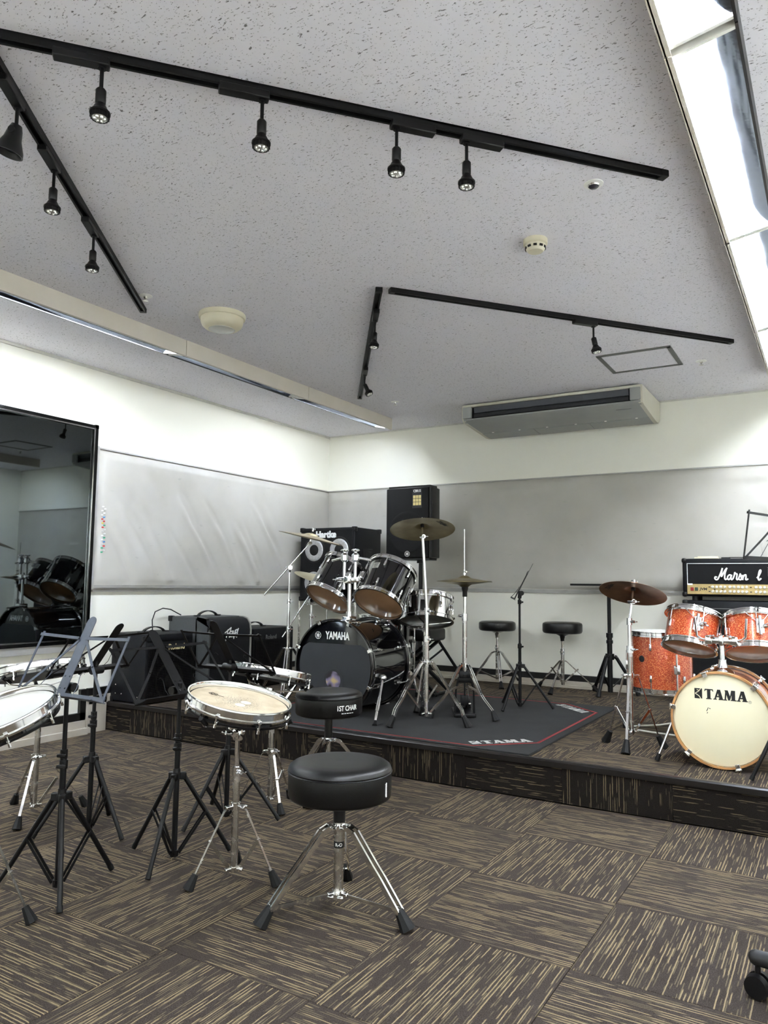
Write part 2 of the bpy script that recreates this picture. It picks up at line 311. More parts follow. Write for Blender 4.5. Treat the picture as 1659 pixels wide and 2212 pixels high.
# ------------------------------------------------------------------ mesh helpers
V = Vector
def frame(o, z, xh=None):
    """matrix with origin o and local Z along z"""
    z = V(z).normalized()
    xh = V(xh) if xh is not None else (V((1, 0, 0)) if abs(z.x) < 0.9 else V((0, 1, 0)))
    y = z.cross(xh).normalized(); x = y.cross(z)
    M = Matrix.Identity(4)
    for i in range(3):
        M[i][0] = x[i]; M[i][1] = y[i]; M[i][2] = z[i]; M[i][3] = o[i]
    return M
class MB:
    def __init__(s): s.bm = bmesh.new()
    def _faces(s, vs, fs):
        bv = [s.bm.verts.new(v) for v in vs]
        for f in fs:
            try: s.bm.faces.new([bv[i] for i in f])
            except ValueError: pass
        return bv
    def box(s, c, d, M=None, bev=0.0, seg=2):
        hx, hy, hz = d[0] / 2, d[1] / 2, d[2] / 2
        vs = [V((x * hx, y * hy, z * hz)) for x in (-1, 1) for y in (-1, 1) for z in (-1, 1)]
        T = Matrix.Translation(c)
        vs = [(M @ (T @ v)) if M is not None else T @ v for v in vs]
        bv = s._faces(vs, [(0, 1, 3, 2), (4, 6, 7, 5), (0, 4, 5, 1), (2, 3, 7, 6), (0, 2, 6, 4), (1, 5, 7, 3)])
        if bev:
            es = list({e for v in bv for e in v.link_edges})
            bmesh.ops.bevel(s.bm, geom=es, offset=bev, segments=seg, affect='EDGES', profile=0.5)
        return s
    def cyl(s, p0, p1, r0, r1=None, seg=14, caps=True):
        r1 = r0 if r1 is None else r1
        M = frame(p0, V(p1) - V(p0)); h = (V(p1) - V(p0)).length
        a = [M @ V((r0 * math.cos(2 * PI * i / seg), r0 * math.sin(2 * PI * i / seg), 0)) for i in range(seg)]
        b = [M @ V((r1 * math.cos(2 * PI * i / seg), r1 * math.sin(2 * PI * i / seg), h)) for i in range(seg)]
        fs = [(i, (i + 1) % seg, seg + (i + 1) % seg, seg + i) for i in range(seg)]
        if caps: fs += [tuple(reversed(range(seg))), tuple(range(seg, 2 * seg))]
        s._faces(a + b, fs); return s
    def tube(s, path, r, seg=8, closed=False):
        P = [V(p) for p in path]; n = len(P); rings = []
        up = None
        for i in range(n):
            if closed: t = (P[(i + 1) % n] - P[i - 1])
            else: t = P[min(i + 1, n - 1)] - P[max(i - 1, 0)]
            t.normalize()
            if up is None: up = t.cross(V((0, 0, 1)) if abs(t.z) < 0.9 else V((1, 0, 0))).normalized()
            up = (up - t * up.dot(t)).normalized(); sd = t.cross(up)
            rr = r[i] if isinstance(r, (list, tuple)) else r
            rings.append([P[i] + up * rr * math.cos(2 * PI * k / seg) + sd * rr * math.sin(2 * PI * k / seg) for k in range(seg)])
        vs = [v for g in rings for v in g]; fs = []
        for i in range(n if closed else n - 1):
            j = (i + 1) % n
            for k in range(seg):
                fs.append((i * seg + k, i * seg + (k + 1) % seg, j * seg + (k + 1) % seg, j * seg + k))
        if not closed: fs += [tuple(reversed(range(seg))), tuple(range((n - 1) * seg, n * seg))]
        s._faces(vs, fs); return s
    def bar(s, p0, p1, w, t, side=None):
        """flat bar: w across (along side), t thick"""
        p0, p1 = V(p0), V(p1); z = (p1 - p0); L = z.length; z.normalize()
        sd = V(side) if side is not None else (z.cross(V((0, 0, 1))) if abs(z.z) < 0.95 else V((1, 0, 0)))
        M = frame(p0, z, sd)
        s.box((0, 0, L / 2), (w, t, L), M); return s
    def lathe(s, prof, M=None, seg=32, closed=False, a0=0.0, a1=2 * PI):
        full = abs(a1 - a0 - 2 * PI) < 1e-6; n = len(prof); c = seg if full else seg + 1
        vs = []
        for i in range(c):
            a = a0 + (a1 - a0) * i / seg
            for r, z in prof:
                p = V((r * math.cos(a), r * math.sin(a), z)); vs.append(M @ p if M is not None else p)
        fs = []
        for i in range(seg):
            j = (i + 1) % c
            for k in range(n if closed else n - 1):
                l = (k + 1) % n
                fs.append((i * n + k, j * n + k, j * n + l, i * n + l))
        s._faces(vs, fs)
        return s
    def prism(s, poly, h, M=None):
        n = len(poly)
        vs = [V((x, y, 0)) for x, y in poly] + [V((x, y, h)) for x, y in poly]
        if M is not None: vs = [M @ v for v in vs]
        s._faces(vs, [tuple(reversed(range(n))), tuple(range(n, 2 * n))] + [(i, (i + 1) % n, n + (i + 1) % n, n + i) for i in range(n)])
        return s
    def disc(s, r, z, M=None, seg=40):
        vs = [V((r * math.cos(2 * PI * i / seg), r * math.sin(2 * PI * i / seg), z)) for i in range(seg)]
        if M is not None: vs = [M @ v for v in vs]
        s._faces(vs, [tuple(range(seg))]); return s
    def ball(s, c, r, seg=12, sc=(1, 1, 1)):
        n = seg // 2; prof = [(max(1e-5, r * math.sin(PI * i / n)), -r * math.cos(PI * i / n)) for i in range(n + 1)]
        s.lathe(prof, Matrix.Translation(c) @ Matrix.Diagonal((sc[0], sc[1], sc[2], 1)), seg); return s
    def mesh(s, name, angle=38):
        bm = s.bm
        bmesh.ops.remove_doubles(bm, verts=bm.verts, dist=1e-6)
        bmesh.ops.recalc_face_normals(bm, faces=bm.faces)
        ca = math.radians(angle)
        for f in bm.faces: f.smooth = True
        for e in bm.edges:
            if len(e.link_faces) == 2 and e.calc_face_angle(0) > ca: e.smooth = False
        me = bpy.data.meshes.new(name); bm.to_mesh(me); bm.free(); return me
def obj(name, mb, material, parent=None, M=None, label=None, kind=None):
    me = mb.mesh(name) if isinstance(mb, MB) else mb
    if material is not None:
        if not me.materials: me.materials.append(material)
    o = bpy.data.objects.new(name, me); COL.objects.link(o)
    if parent is not None: o.parent = parent
    if M is not None: o.matrix_local = M
    if label: o['label'] = label
    if kind: o['kind'] = kind
    return o
def thing(name, label, cat, loc=(0, 0, 0), rz=0.0, group=None):
    o = bpy.data.objects.new(name, None); COL.objects.link(o); o.empty_display_size = 0.1
    o.location = loc; o.rotation_euler = (0, 0, rz); o['label'] = label; o['category'] = cat
    if group: o['group'] = group
    return o
def tag(o, label, cat, group=None):
    o['label'] = label; o['category'] = cat
    if group: o['group'] = group
    return o
def struct(name, mb, material, parent=None):
    o = obj(name, mb, material, parent)
    o['kind'] = 'structure'
    return o
def text_mesh(body, size, bold=0.0, shear=0.0, depth=0.001, spacing=1.0, align='CENTER', sx=1.0):
    cu = bpy.data.curves.new('lettering', 'FONT'); cu.body = body; cu.size = size; cu.offset = bold; cu.shear = shear
    cu.extrude = depth / 2; cu.space_character = spacing; cu.align_x = align; cu.align_y = 'CENTER'; cu.resolution_u = 3
    o = bpy.data.objects.new('lettering', cu); COL.objects.link(o)
    dg = bpy.context.evaluated_depsgraph_get()
    me = bpy.data.meshes.new_from_object(o.evaluated_get(dg))
    bpy.data.objects.remove(o); bpy.data.curves.remove(cu)
    me.name = 'lettering'
    if sx != 1.0:
        for v in me.vertices: v.co.x *= sx
    me.materials.clear()
    return me
def lettering(body, size, material, parent, M, **k):
    return obj('lettering', text_mesh(body, size, **k), material, parent, M)
def axes(o, x, y):
    """matrix from origin and two in-plane axes (text X direction, text up direction)"""
    x = V(x).normalized(); z = x.cross(V(y)).normalized(); y = z.cross(x)
    M = Matrix.Identity(4)
    for i in range(3):
        M[i][0] = x[i]; M[i][1] = y[i]; M[i][2] = z[i]; M[i][3] = o[i]
    return M
def bend_text(me, r):
    """wrap a flat text mesh round a vertical cylinder of radius r (text centre at angle 0 = +X)"""
    for v in me.vertices:
        a = v.co.x / r; rr = r + v.co.z; z = v.co.y
        v.co = (rr * math.cos(a), rr * math.sin(a), z)
    return me
def pol(az, r, z): return V((r * math.cos(az), r * math.sin(az), z))

# ================================================================== ROOM SHELL
floor = struct('floor', MB().box(((XL + XR) / 2, (YF + YB) / 2, -0.06), (XR - XL + 0.4, YB - YF + 0.4, 0.10)), mat('concrete under carpet', (0.03, 0.025, 0.02), 0.9))
TX0, TY0, TS = -0.66, 3.60, 0.50
def tile_mesh(sx, sy, h=0.009, bev=0.0015):
    return MB().box((0, 0, -h / 2), (sx, sy, h), None, bev, 1).mesh('carpet_tile')
tm_cache = {}
def carpet_tile(parent, x0, x1, y0, y1, z, turn, name='carpet_tile'):
    """one carpet tile whose top lies at z; turn = threads run along world Y"""
    lx, ly = x1 - x0 - 0.0012, y1 - y0 - 0.0012
    if turn: lx, ly = ly, lx
    key = (round(lx, 4), round(ly, 4))
    if key not in tm_cache:
        tm_cache[key] = tile_mesh(lx, ly); tm_cache[key].materials.append(CARPET)
    M = Matrix.Translation(((x0 + x1) / 2, (y0 + y1) / 2, z + random.uniform(-0.0008, 0.0))) @ Matrix.Rotation(PI / 2 if turn else 0, 4, 'Z')
    return obj(name, tm_cache[key], None, parent, M)
def grid_cells(a0, a1, origin):
    k = math.floor((a0 - origin) / TS + 1e-6); out = []
    while origin + k * TS < a1 - 1e-6:
        lo, hi = max(a0, origin + k * TS), min(a1, origin + (k + 1) * TS)
        if hi - lo > 0.01: out.append((k, lo, hi))
        k += 1
    return out
for i, x0, x1 in grid_cells(XL, XR, TX0):
    for j, y0, y1 in grid_cells(YF, YR, TY0):
        carpet_tile(floor, x0, x1, y0, y1, 0.0, (i + j) % 2 == 1)
# stage
stage = struct('stage_platform', MB().box(((XL + XR) / 2, (YR + 0.012 + YB) / 2, (ZS - 0.012) / 2 - 0.005), (XR - XL, YB - YR - 0.024, ZS - 0.022)), mat('stage core', (0.03, 0.025, 0.02), 0.9))
for i, x0, x1 in grid_cells(XL, XR, TX0):
    for j, y0, y1 in grid_cells(YR + 0.03, YB - 0.004, YR + 0.03 - 0.18):
        carpet_tile(stage, x0, x1, y0, y1, ZS, (i + j) % 2 == 0)
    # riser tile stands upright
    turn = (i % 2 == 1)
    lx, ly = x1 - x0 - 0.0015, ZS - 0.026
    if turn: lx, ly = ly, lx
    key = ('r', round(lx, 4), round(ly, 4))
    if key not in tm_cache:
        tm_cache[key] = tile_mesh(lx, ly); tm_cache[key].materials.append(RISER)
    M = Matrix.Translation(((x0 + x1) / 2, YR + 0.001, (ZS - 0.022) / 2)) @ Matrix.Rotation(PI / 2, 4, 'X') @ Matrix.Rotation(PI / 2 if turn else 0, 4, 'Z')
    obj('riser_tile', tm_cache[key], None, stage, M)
nz = MB().prism([(0, 0), (0.034, 0), (0.034, 0.004), (0.006, 0.006), (0.0, 0.004), (-0.004, -0.001), (-0.004, -0.026), (0, -0.026)], XR - XL,
    Matrix(((0, 0, 1, XL), (1, 0, 0, YR - 0.004), (0, 1, 0, ZS), (0, 0, 0, 1))))
obj('edge_nosing', nz, mat('dark brown vinyl nosing', (0.006, 0.0045, 0.0042), 0.3, 0, 0.1), stage)

struct('ceiling', MB().box(((XL + XR) / 2, (YF + YB) / 2, ZC + 0.05), (XR - XL + 0.4, YB - YF + 0.4, 0.10)), CEIL)
struct('wall_left', MB().box((XL - 0.05, (YF + YB) / 2, ZC / 2), (0.10, YB - YF + 0.2, ZC)), WALL)
struct('wall_back', MB().box(((XL + XR) / 2, YB + 0.05, ZC / 2), (XR - XL, 0.10, ZC)), WALL)
struct('wall_right', MB().box((XR + 0.05, (YF + YB) / 2, ZC / 2), (0.10, YB - YF + 0.2, ZC)), WALL)
struct('wall_front', MB().box(((XL + XR) / 2, YF - 0.05, ZC / 2), (XR - XL, 0.10, ZC)), WALL)
# thin cornice lines where wall meets ceiling
struct('trim_1', MB().box((XL + 0.006, (YF + YB) / 2, ZC - 0.009), (0.012, YB - YF, 0.018)), mat('cornice', (0.62, 0.61, 0.55), 0.6))
struct('trim_2', MB().box(((XL + XR) / 2, YB - 0.004, ZC - 0.006), (XR - XL - 0.03, 0.008, 0.012)), MATS['cornice'])
# baseboards: beige skirting with a light ledge and black rail above it
struct('baseboard_back', MB().box(((XL + XR) / 2, YB - 0.020, ZS + 0.028), (XR - XL - 0.12, 0.036, 0.056)).box(((XL + XR) / 2, YB - 0.026, ZS + 0.012), (XR - XL - 0.12, 0.048, 0.024)), BEIGEBASE)
struct('trim_3', MB().box(((XL + XR) / 2, YB - 0.014, ZS + 0.081), (XR - XL - 0.12, 0.026, 0.050)), BLKRAIL)
YSTEP = 3.42
struct('baseboard_left', MB().box((XL + 0.018, (YSTEP + YB) / 2, ZS + 0.028), (0.036, YB - YSTEP - 0.04, 0.056))
       .box((XL + 0.018, (YF + YSTEP) / 2 + 0.055, 0.045), (0.036, YSTEP - YF - 0.11, 0.09))
       .box((XL + 0.032, (YF + YSTEP) / 2 + 0.055, 0.020), (0.064, YSTEP - YF - 0.11, 0.04))
       .box((XL + 0.018, YSTEP + 0.085, 0.122), (0.036, 0.16, 0.245)), BEIGEBASE)
struct('trim_4', MB().box((XL + 0.014, (YSTEP + YB) / 2, ZS + 0.081), (0.026, YB - YSTEP - 0.04, 0.050))
       .box((XL + 0.014, YSTEP - 0.018, 0.195), (0.026, 0.045, 0.20))
       .box((XL + 0.014, (YF + YSTEP) / 2, 0.115), (0.026, YSTEP - YF, 0.05)), BLKRAIL)

# ---- padded vinyl wall panels
def ridge(u, v, u0, v0, du, dv, wid, amp, l0, l1):
    """soft crease along a curved line from (u0,v0), direction (du,dv)"""
    L = math.hypot(du, dv); du, dv = du / L, dv / L
    a = (u - u0) * du + (v - v0) * dv
    b = -(u - u0) * dv + (v - v0) * du
    b += 0.10 * a * a / max(0.3, l1)
    e = 1.0
    if a < l0: e = math.exp(-((a - l0) / 0.12) ** 2)
    if a > l1: e = math.exp(-((a - l1) / 0.10) ** 2)
    return amp * e * math.exp(-(b / wid) ** 2)
rr = random.Random(11)
CRE = []
for k in range(13):
    u0 = 0.02 + k * 0.155 + rr.uniform(-0.04, 0.04)
    CRE.append((u0, 0.52 + rr.uniform(-0.10, 0.12), 0.55, -0.55 - rr.uniform(0, 0.15), rr.uniform(0.022, 0.045), rr.choice((1, 1, -0.7)) * rr.uniform(0.010, 0.021), rr.uniform(0, 0.12), rr.uniform(0.40, 0.62)))
for k in range(9):
    CRE.append((rr.uniform(0.1, 2.0), rr.uniform(0.5, 0.8), 0.4, -0.5, rr.uniform(0.03, 0.06), rr.uniform(-0.009, 0.010), 0, rr.uniform(0.1, 0.25)))
def panel_left_h(u, v):
    h = 0.012 + 0.004 * math.sin(3.1 * u + 2 * v) * math.sin(2.3 * v + 1)
    for c in CRE: h += ridge(u, v, *c)
    edge = min(1, u / 0.06, (2.808 - u) / 0.06, v / 0.035, (0.95 - v) / 0.06)
    return max(0.004, 0.004 + (h - 0.004) * max(0, edge))
pl = thing('padded_panel', 'grey vinyl padded panel with diagonal creases beside the mirror', 'wall panel', (XL, 3.44, 1.0), 0, 'padded vinyl wall panels')
def height_grid(nu, nv, lu, lv, fn, place):
    bm = bmesh.new(); g = []
    for i in range(nu + 1):
        g.append([bm.verts.new(place(lu * i / nu, lv * j / nv, fn(lu * i / nu, lv * j / nv))) for j in range(nv + 1)])
    for i in range(nu):
        for j in range(nv): bm.faces.new((g[i][j], g[i + 1][j], g[i + 1][j + 1], g[i][j + 1]))
    # close the sides and back
    def loop(vs): return [bm.verts.new(p) for p in vs]
    b00, b10, b11, b01 = loop([place(0, 0, 0.0005), place(lu, 0, 0.0005), place(lu, lv, 0.0005), place(0, lv, 0.0005)])
    bm.faces.new([g[i][0] for i in range(nu, -1, -1)] + [b00, b10]); bm.faces.new([g[i][nv] for i in range(nu + 1)] + [b11, b01])
    bm.faces.new([g[0][j] for j in range(nv + 1)] + [b01, b00]); bm.faces.new([g[nu][j] for j in range(nv, -1, -1)] + [b10, b11])
    bm.faces.new((b00, b01, b11, b10))
    mb = MB(); mb.bm.free(); mb.bm = bm; return mb
obj('vinyl_cover', height_grid(280, 96, 2.808, 0.95, panel_left_h, lambda u, v, h: (h, u, v)), PANELV, pl)
obj('top_rail', MB().box((0.009, 1.40, 0.954), (0.018, 2.80, 0.010)), GREYTRIM, pl)
obj('bottom_rail', MB().box((0.014, 1.40, -0.012), (0.028, 2.80, 0.022)).box((0.008, 1.40, -0.036), (0.016, 2.80, 0.026)), GREYTRIM, pl)
obj('side_rail', MB().box((0.012, -0.008, 0.465), (0.024, 0.016, 1.0)), GREYTRIM, pl)
def panel_back_h(u, v):
    h = 0.012 + 0.003 * math.sin(2.1 * u + 1) + 0.002 * math.sin(5 * u + 3 * v)
    h += 0.016 * math.exp(-((v - 0.10 - 0.03 * math.sin(1.6 * u)) / 0.07) ** 2) * (0.6 + 0.4 * math.sin(2.4 * u + 0.6))
    h -= 0.008 * math.exp(-((v - 0.26 - 0.05 * math.sin(1.2 * u + 1)) / 0.08) ** 2) * (0.5 + 0.5 * math.sin(1.7 * u))
    h += 0.006 * math.exp(-((v - 0.86) / 0.03) ** 2) * max(0, math.sin(3.5 * u + 0.7)) ** 3
    h += 0.007 * math.exp(-((u - 4.0) / 0.10) ** 2) * math.sin(v * 22) * (v > 0.5)
    edge = min(1, u / 0.05, (XR - XL - 0.016 - u) / 0.06, v / 0.02, (0.95 - v) / 0.035)
    return max(0.004, 0.004 + (h - 0.004) * max(0, edge))
pb = thing('padded_panel', 'long grey vinyl padded panel under the air conditioner on back wall', 'wall panel', (XL + 0.006, YB, 1.0), 0, 'padded vinyl wall panels')
LB = XR - XL - 0.016
obj('vinyl_cover', height_grid(300, 60, LB, 0.95, panel_back_h, lambda u, v, h: (u, -h, v)), PANELV, pb)
obj('top_rail', MB().box((LB / 2, -0.009, 0.954), (LB, 0.018, 0.010)), GREYTRIM, pb)
obj('bottom_rail', MB().box((LB / 2, -0.011, -0.010), (LB, 0.022, 0.016)).box((LB / 2, -0.006, -0.026), (LB, 0.012, 0.018)), GREYTRIM, pb)

# push pins in a column on the left panel
pin_cols = [(0.70, 0.70, 0.68), (0.70, 0.70, 0.68), (0.02, 0.16, 0.42), (0.55, 0.03, 0.03), (0.65, 0.48, 0.03), (0.02, 0.32, 0.16), (0.55, 0.55, 0.52)]
pin_seq = [0, 0, 1, 0, 0, 2, 3, 3, 4, 5, 3, 0, 6, 0, 1, 5, 0, 2, 6, 3, 5, 0, 5]
pin_names = {0: 'white', 1: 'white', 2: 'blue', 3: 'red', 4: 'yellow', 5: 'green', 6: 'grey'}
pin_mesh = {}
ORD = ['first', 'second', 'third', 'fourth', 'fifth', 'sixth', 'seventh', 'eighth', 'ninth', 'tenth', 'eleventh', 'twelfth', 'thirteenth', 'fourteenth', 'fifteenth', 'sixteenth', 'seventeenth', 'eighteenth', 'nineteenth', 'twentieth', 'twenty-first', 'twenty-second', 'twenty-third']
for k, ci in enumerate(pin_seq):
    yy, zz = 3.505 + (0.008 if k % 2 else -0.008), 1.545 - k * 0.0145
    if ci not in pin_mesh:
        pm = MB().lathe([(0.0004, 0.0), (0.0055, 0.0), (0.0055, 0.002), (0.003, 0.0035), (0.0028, 0.0085), (0.0052, 0.010), (0.0052, 0.0125), (0.0004, 0.013)], None, 10).mesh('push_pin')
        pm.materials.append(mat('pin plastic ' + pin_names[ci] + str(ci), pin_cols[ci], 0.35, 0, 0.03)); pin_mesh[ci] = pm
    hh = panel_left_h(yy - 3.44, zz - 1.0)
    p = obj('push_pin', pin_mesh[ci], None)
    p.matrix_world = Matrix.Translation((XL + hh, yy, zz)) @ Matrix.Rotation(PI / 2, 4, 'Y')
    tag(p, pin_names[ci] + ' push pin, ' + ORD[k] + ' from the top of the pin column on grey panel', 'push pin', 'push pins on the padded panel')

# ---- mirror
mr = thing('wall_mirror', 'large dark smoked mirror in a thin chrome frame on left wall', 'mirror', (XL, 2.0, 0.61))
obj('mirror_glass', MB().box((0.013, 0.0, 0.745), (0.006, 2.80, 1.45)), MIRROR, mr)
fm = MB()
for y in (-1.405, 1.405): fm.box((0.015, y, 0.745), (0.030, 0.026, 1.51))
for z in (0.006, 1.484): fm.box((0.015, 0, z), (0.030, 2.84, 0.022))
obj('frame', fm, mat('black mirror frame', (0.006, 0.006, 0.006), 0.2, 0.6), mr)
fb = MB()
for y in (-1.388, 1.388): fb.box((0.026, y, 0.745), (0.012, 0.008, 1.46))
for z in (0.021, 1.469): fb.box((0.026, 0, z), (0.012, 2.78, 0.008))
obj('chrome_bead', fb, CHROME, mr)
obj('lower_grey_strip', MB().box((0.012, 0, -0.03), (0.022, 2.84, 0.05)), GREYTRIM, mr)  # thin grey strip below the mirror frame

# ================================================================== CEILING FIXTURES
SEG = 1.265
def light_segment(x, s, y0, lit, label, group):
    """wall-wash fluorescent trough: tall side panel at x, open toward s"""
    t = thing('fluorescent_fixture', label, 'light fixture', (x, y0, ZC), 0, group)
    L = SEG - 0.006
    y = SEG / 2
    obj('side_panel', MB().box((s * 0.004, y, -0.05), (0.008, L, 0.10)).box((s * 0.012, y, -0.0985), (0.016, L, 0.003)), FIXBEIGE, t)
    prof = [(0.012, -0.085), (0.014, -0.036), (0.028, -0.014), (0.060, -0.008), (0.082, -0.038), (0.172, -0.062)]
    vs, fs = [], []
    mb = MB()
    for (a, za), (b, zb) in zip(prof[:-1], prof[1:]):
        mb._faces([V((s * a, 0.03, za)), V((s * b, 0.03, zb)), V((s * b, L - 0.03, zb)), V((s * a, L - 0.03, za))], [(0, 1, 2, 3)])
    me = mb.mesh('reflector', 60)
    obj('reflector', me, REFL, t)
    obj('housing_top', MB().box((s * 0.09, y, -0.003), (0.17, L, 0.005)), FIXWHITE, t)
    obj('outer_flange', MB().prism([(0.172, -0.066), (0.180, -0.066), (0.180, 0.0), (0.176, 0.0)], L, Matrix(((s, 0, 0, 0), (0, 0, 1, 0.003), (0, 1, 0, 0), (0, 0, 0, 1)))), BLKRAIL, t)
    for e, yy in ((0, 0.02), (1, SEG - 0.02)):
        obj('end_cap', MB().prism([(0.006, -0.094), (0.006, -0.004), (0.176, -0.004), (0.176, -0.064)], 0.012, Matrix(((s, 0, 0, 0), (0, 0, 1, yy - 0.006), (0, 1, 0, 0), (0, 0, 0, 1)))), FIXWHITE, t)
    for q, (xx, zz) in enumerate(((0.040, -0.060), (0.078, -0.050))):
        obj('tube', MB().cyl((s * xx, 0.045, zz), (s * xx, SEG - 0.045, zz), 0.0135, seg=12), TUBE if (lit > q) else TUBEOFF, t)
        for yy in (0.026, SEG - 0.045):
            obj('lamp_socket', MB().lathe([(0.0001, 0), (0.017, 0), (0.017, 0.019), (0.014, 0.019)], frame((s * xx, yy, zz), (0, 1, 0)), 14), FIXWHITE, t)
    return t
FX_L, FX_R = -3.405, -0.340
lefts = [(4.53, 1, 'fluorescent trough lamp on left row, nearest the back wall'), (3.265, 0, 'unlit fluorescent trough lamp in the middle of left row'),
         (2.0, 2, 'beige sided fluorescent trough lamp above the mirror, left row'), (0.735, 2, 'fluorescent trough lamp of left row beside the camera'), (-0.53, 2, 'fluorescent trough lamp of left row, behind the camera')]
rights = [(4.485, 'bright twin tube trough lamp on right row, nearest back wall'), (3.22, 'bright twin tube trough lamp on right, third down the picture edge'), (1.975, 'bright twin tube trough lamp with bluish reflector at upper right'),
          (0.71, 'bright twin tube trough lamp cut by the top edge of picture'), (-0.555, 'fluorescent trough lamp of right row, behind the camera')]
for y0, lit, lb in lefts: light_segment(FX_L, -1, y0, lit, lb, 'fluorescent trough lamps, left row')
for y0, lb in rights: light_segment(FX_R, 1, y0, 2, lb, 'fluorescent trough lamps, right row')
# added unseen lamps: extra fill light bounced off the wall behind the camera
for k, lb in enumerate(('added unseen fill lamp at the rear wall, left one', 'added unseen fill lamp at the rear wall, middle one', 'added unseen fill lamp at the rear wall, right one')):
    t = light_segment(0, 1, 0, 2, lb, 'added fill lamps, rear row')
    t.location = (-3.15 + k * SEG, -1.25, ZC); t.rotation_euler = (0, 0, -PI / 2)

# ---- lighting tracks
def track(a, b, label):
    a = V((a[0], a[1], 0)); b = V((b[0], b[1], 0)); d = (b - a); L = d.length
    t = thing('lighting_track', label, 'lighting track', (a.x, a.y, ZC), math.atan2(d.y, d.x), 'ceiling lighting tracks')
    obj('rail', MB().box((L / 2, 0.013, -0.012), (L, 0.008, 0.024)).box((L / 2, -0.013, -0.012), (L, 0.008, 0.024)).box((L / 2, 0, -0.004), (L, 0.034, 0.006)), BLKMETAL, t)
    for x in (0.012, L - 0.012): obj('end_cap', MB().box((x, 0, -0.0125), (0.03, 0.036, 0.025), None, 0.002, 1), PLASTIC, t)
    return t
T1 = ((-2.05, 0.94), (-0.475, 2.735)); T2 = ((-3.215, 2.755), (-1.98, 1.11)); T3 = ((-1.885, 3.17), (-0.49, 4.87)); T4 = ((-1.925, 3.13), (-3.22, 4.96))
track(*T1, 'long black lighting track crossing the upper ceiling'); track(*T2, 'black lighting track running down the left side of ceiling')
track(*T3, 'black lighting track above the air conditioner'); track(*T4, 'short looking black track meeting another at a corner')
def spot(xy, tr, side, label, tilt=(0, 0), kind='led'):
    (ax, ay), (bx, by) = tr
    rz = math.atan2(by - ay, bx - ax)
    t = thing('spotlight', label, 'spotlight', (xy[0], xy[1], ZC - 0.024), rz, 'track spotlights')
    obj('adapter', MB().box((side * 0.055, 0, -0.0065), (0.15, 0.034, 0.025), None, 0.003, 1), PLASTIC, t)
    obj('stem', MB().cyl((0, 0, -0.016), (0, 0, -0.024), 0.012).cyl((0, 0, -0.024), (0, 0, -0.088), 0.0055, seg=10), BLKMETAL, t)
    # head points along world vector, converted into the local frame
    d = V((tilt[0], tilt[1], -1)).normalized(); d.rotate(Matrix.Rotation(-rz, 3, 'Z'))
    M = frame((0, 0, -0.084), d) @ Matrix.Diagonal((0.88, 0.88, 0.85, 1))
    if kind == 'led':
        obj('socket', MB().lathe([(0.0001, 0), (0.012, 0.0), (0.0165, 0.006), (0.0165, 0.050), (0.015, 0.052), (0.0001, 0.052)], M, 18), PLASTIC, t)
        hd = MB().lathe([(0.012, 0.050), (0.016, 0.056), (0.024, 0.072), (0.030, 0.080), (0.0325, 0.082), (0.0325, 0.088), (0.028, 0.090), (0.028, 0.104), (0.0255, 0.104), (0.0255, 0.098), (0.0001, 0.098)], M, 24)
        for k in range(16):
            a = 2 * PI * k / 16
            hd.box((0.0285, 0, 0.096), (0.004, 0.002, 0.014), M @ Matrix.Rotation(a, 4, 'Z'))
        obj('lamp_head', hd, PLASTIC, t)
        ln = MB().lathe([(0.0255, 0.0985), (0.024, 0.103), (0.0001, 0.1045)], M, 20)
        for k in range(6):
            a = 2 * PI * k / 6; ln.ball(M @ V((0.014 * math.cos(a), 0.014 * math.sin(a), 0.1035)), 0.0055, 8)
        obj('lens', ln, LENS, t)
    else:
        obj('lamp_head', MB().lathe([(0.0001, -0.01), (0.018, -0.008), (0.024, 0.01), (0.030, 0.045), (0.046, 0.085), (0.048, 0.10), (0.044, 0.10), (0.036, 0.08), (0.0001, 0.075)], M, 24), PLASTIC, t)
        obj('knuckle', MB().cyl(M @ V((-0.03, 0, 0.02)), M @ V((0.03, 0, 0.02)), 0.010), PLASTIC, t)
    return t
spot((-1.73, 1.30), T1, -1, 'leftmost LED spotlight hanging from the long track'); spot((-1.43, 1.64), T1, -1, 'second LED spotlight from the left on the long track')
spot((-1.15, 1.965), T1, 1, 'third LED spotlight from the left on the long track'); spot((-0.99, 2.148), T1, 1, 'rightmost LED spotlight hanging from the long track')
spot((-2.11, 1.29), T2, 1, 'black cone shaped spotlight at the left picture edge', (-0.25, -0.1), 'cone')
spot((-2.33, 1.575), T2, 1, 'upper of two LED spotlights on the left track'); spot((-2.635, 1.98), T2, 1, 'lower of two LED spotlights on the left track')
spot((-1.115, 4.108), T3, -1, 'single LED spotlight near the ceiling access hatch', (0.20, 0.0))
spot((-2.14, 3.44), T4, -1, 'LED spotlight hanging at the corner where two tracks meet', (0.0, -0.1)); spot((-2.775, 4.335), T4, -1, 'tilted spotlight at the far end of the short track', (0.55, 0.0))

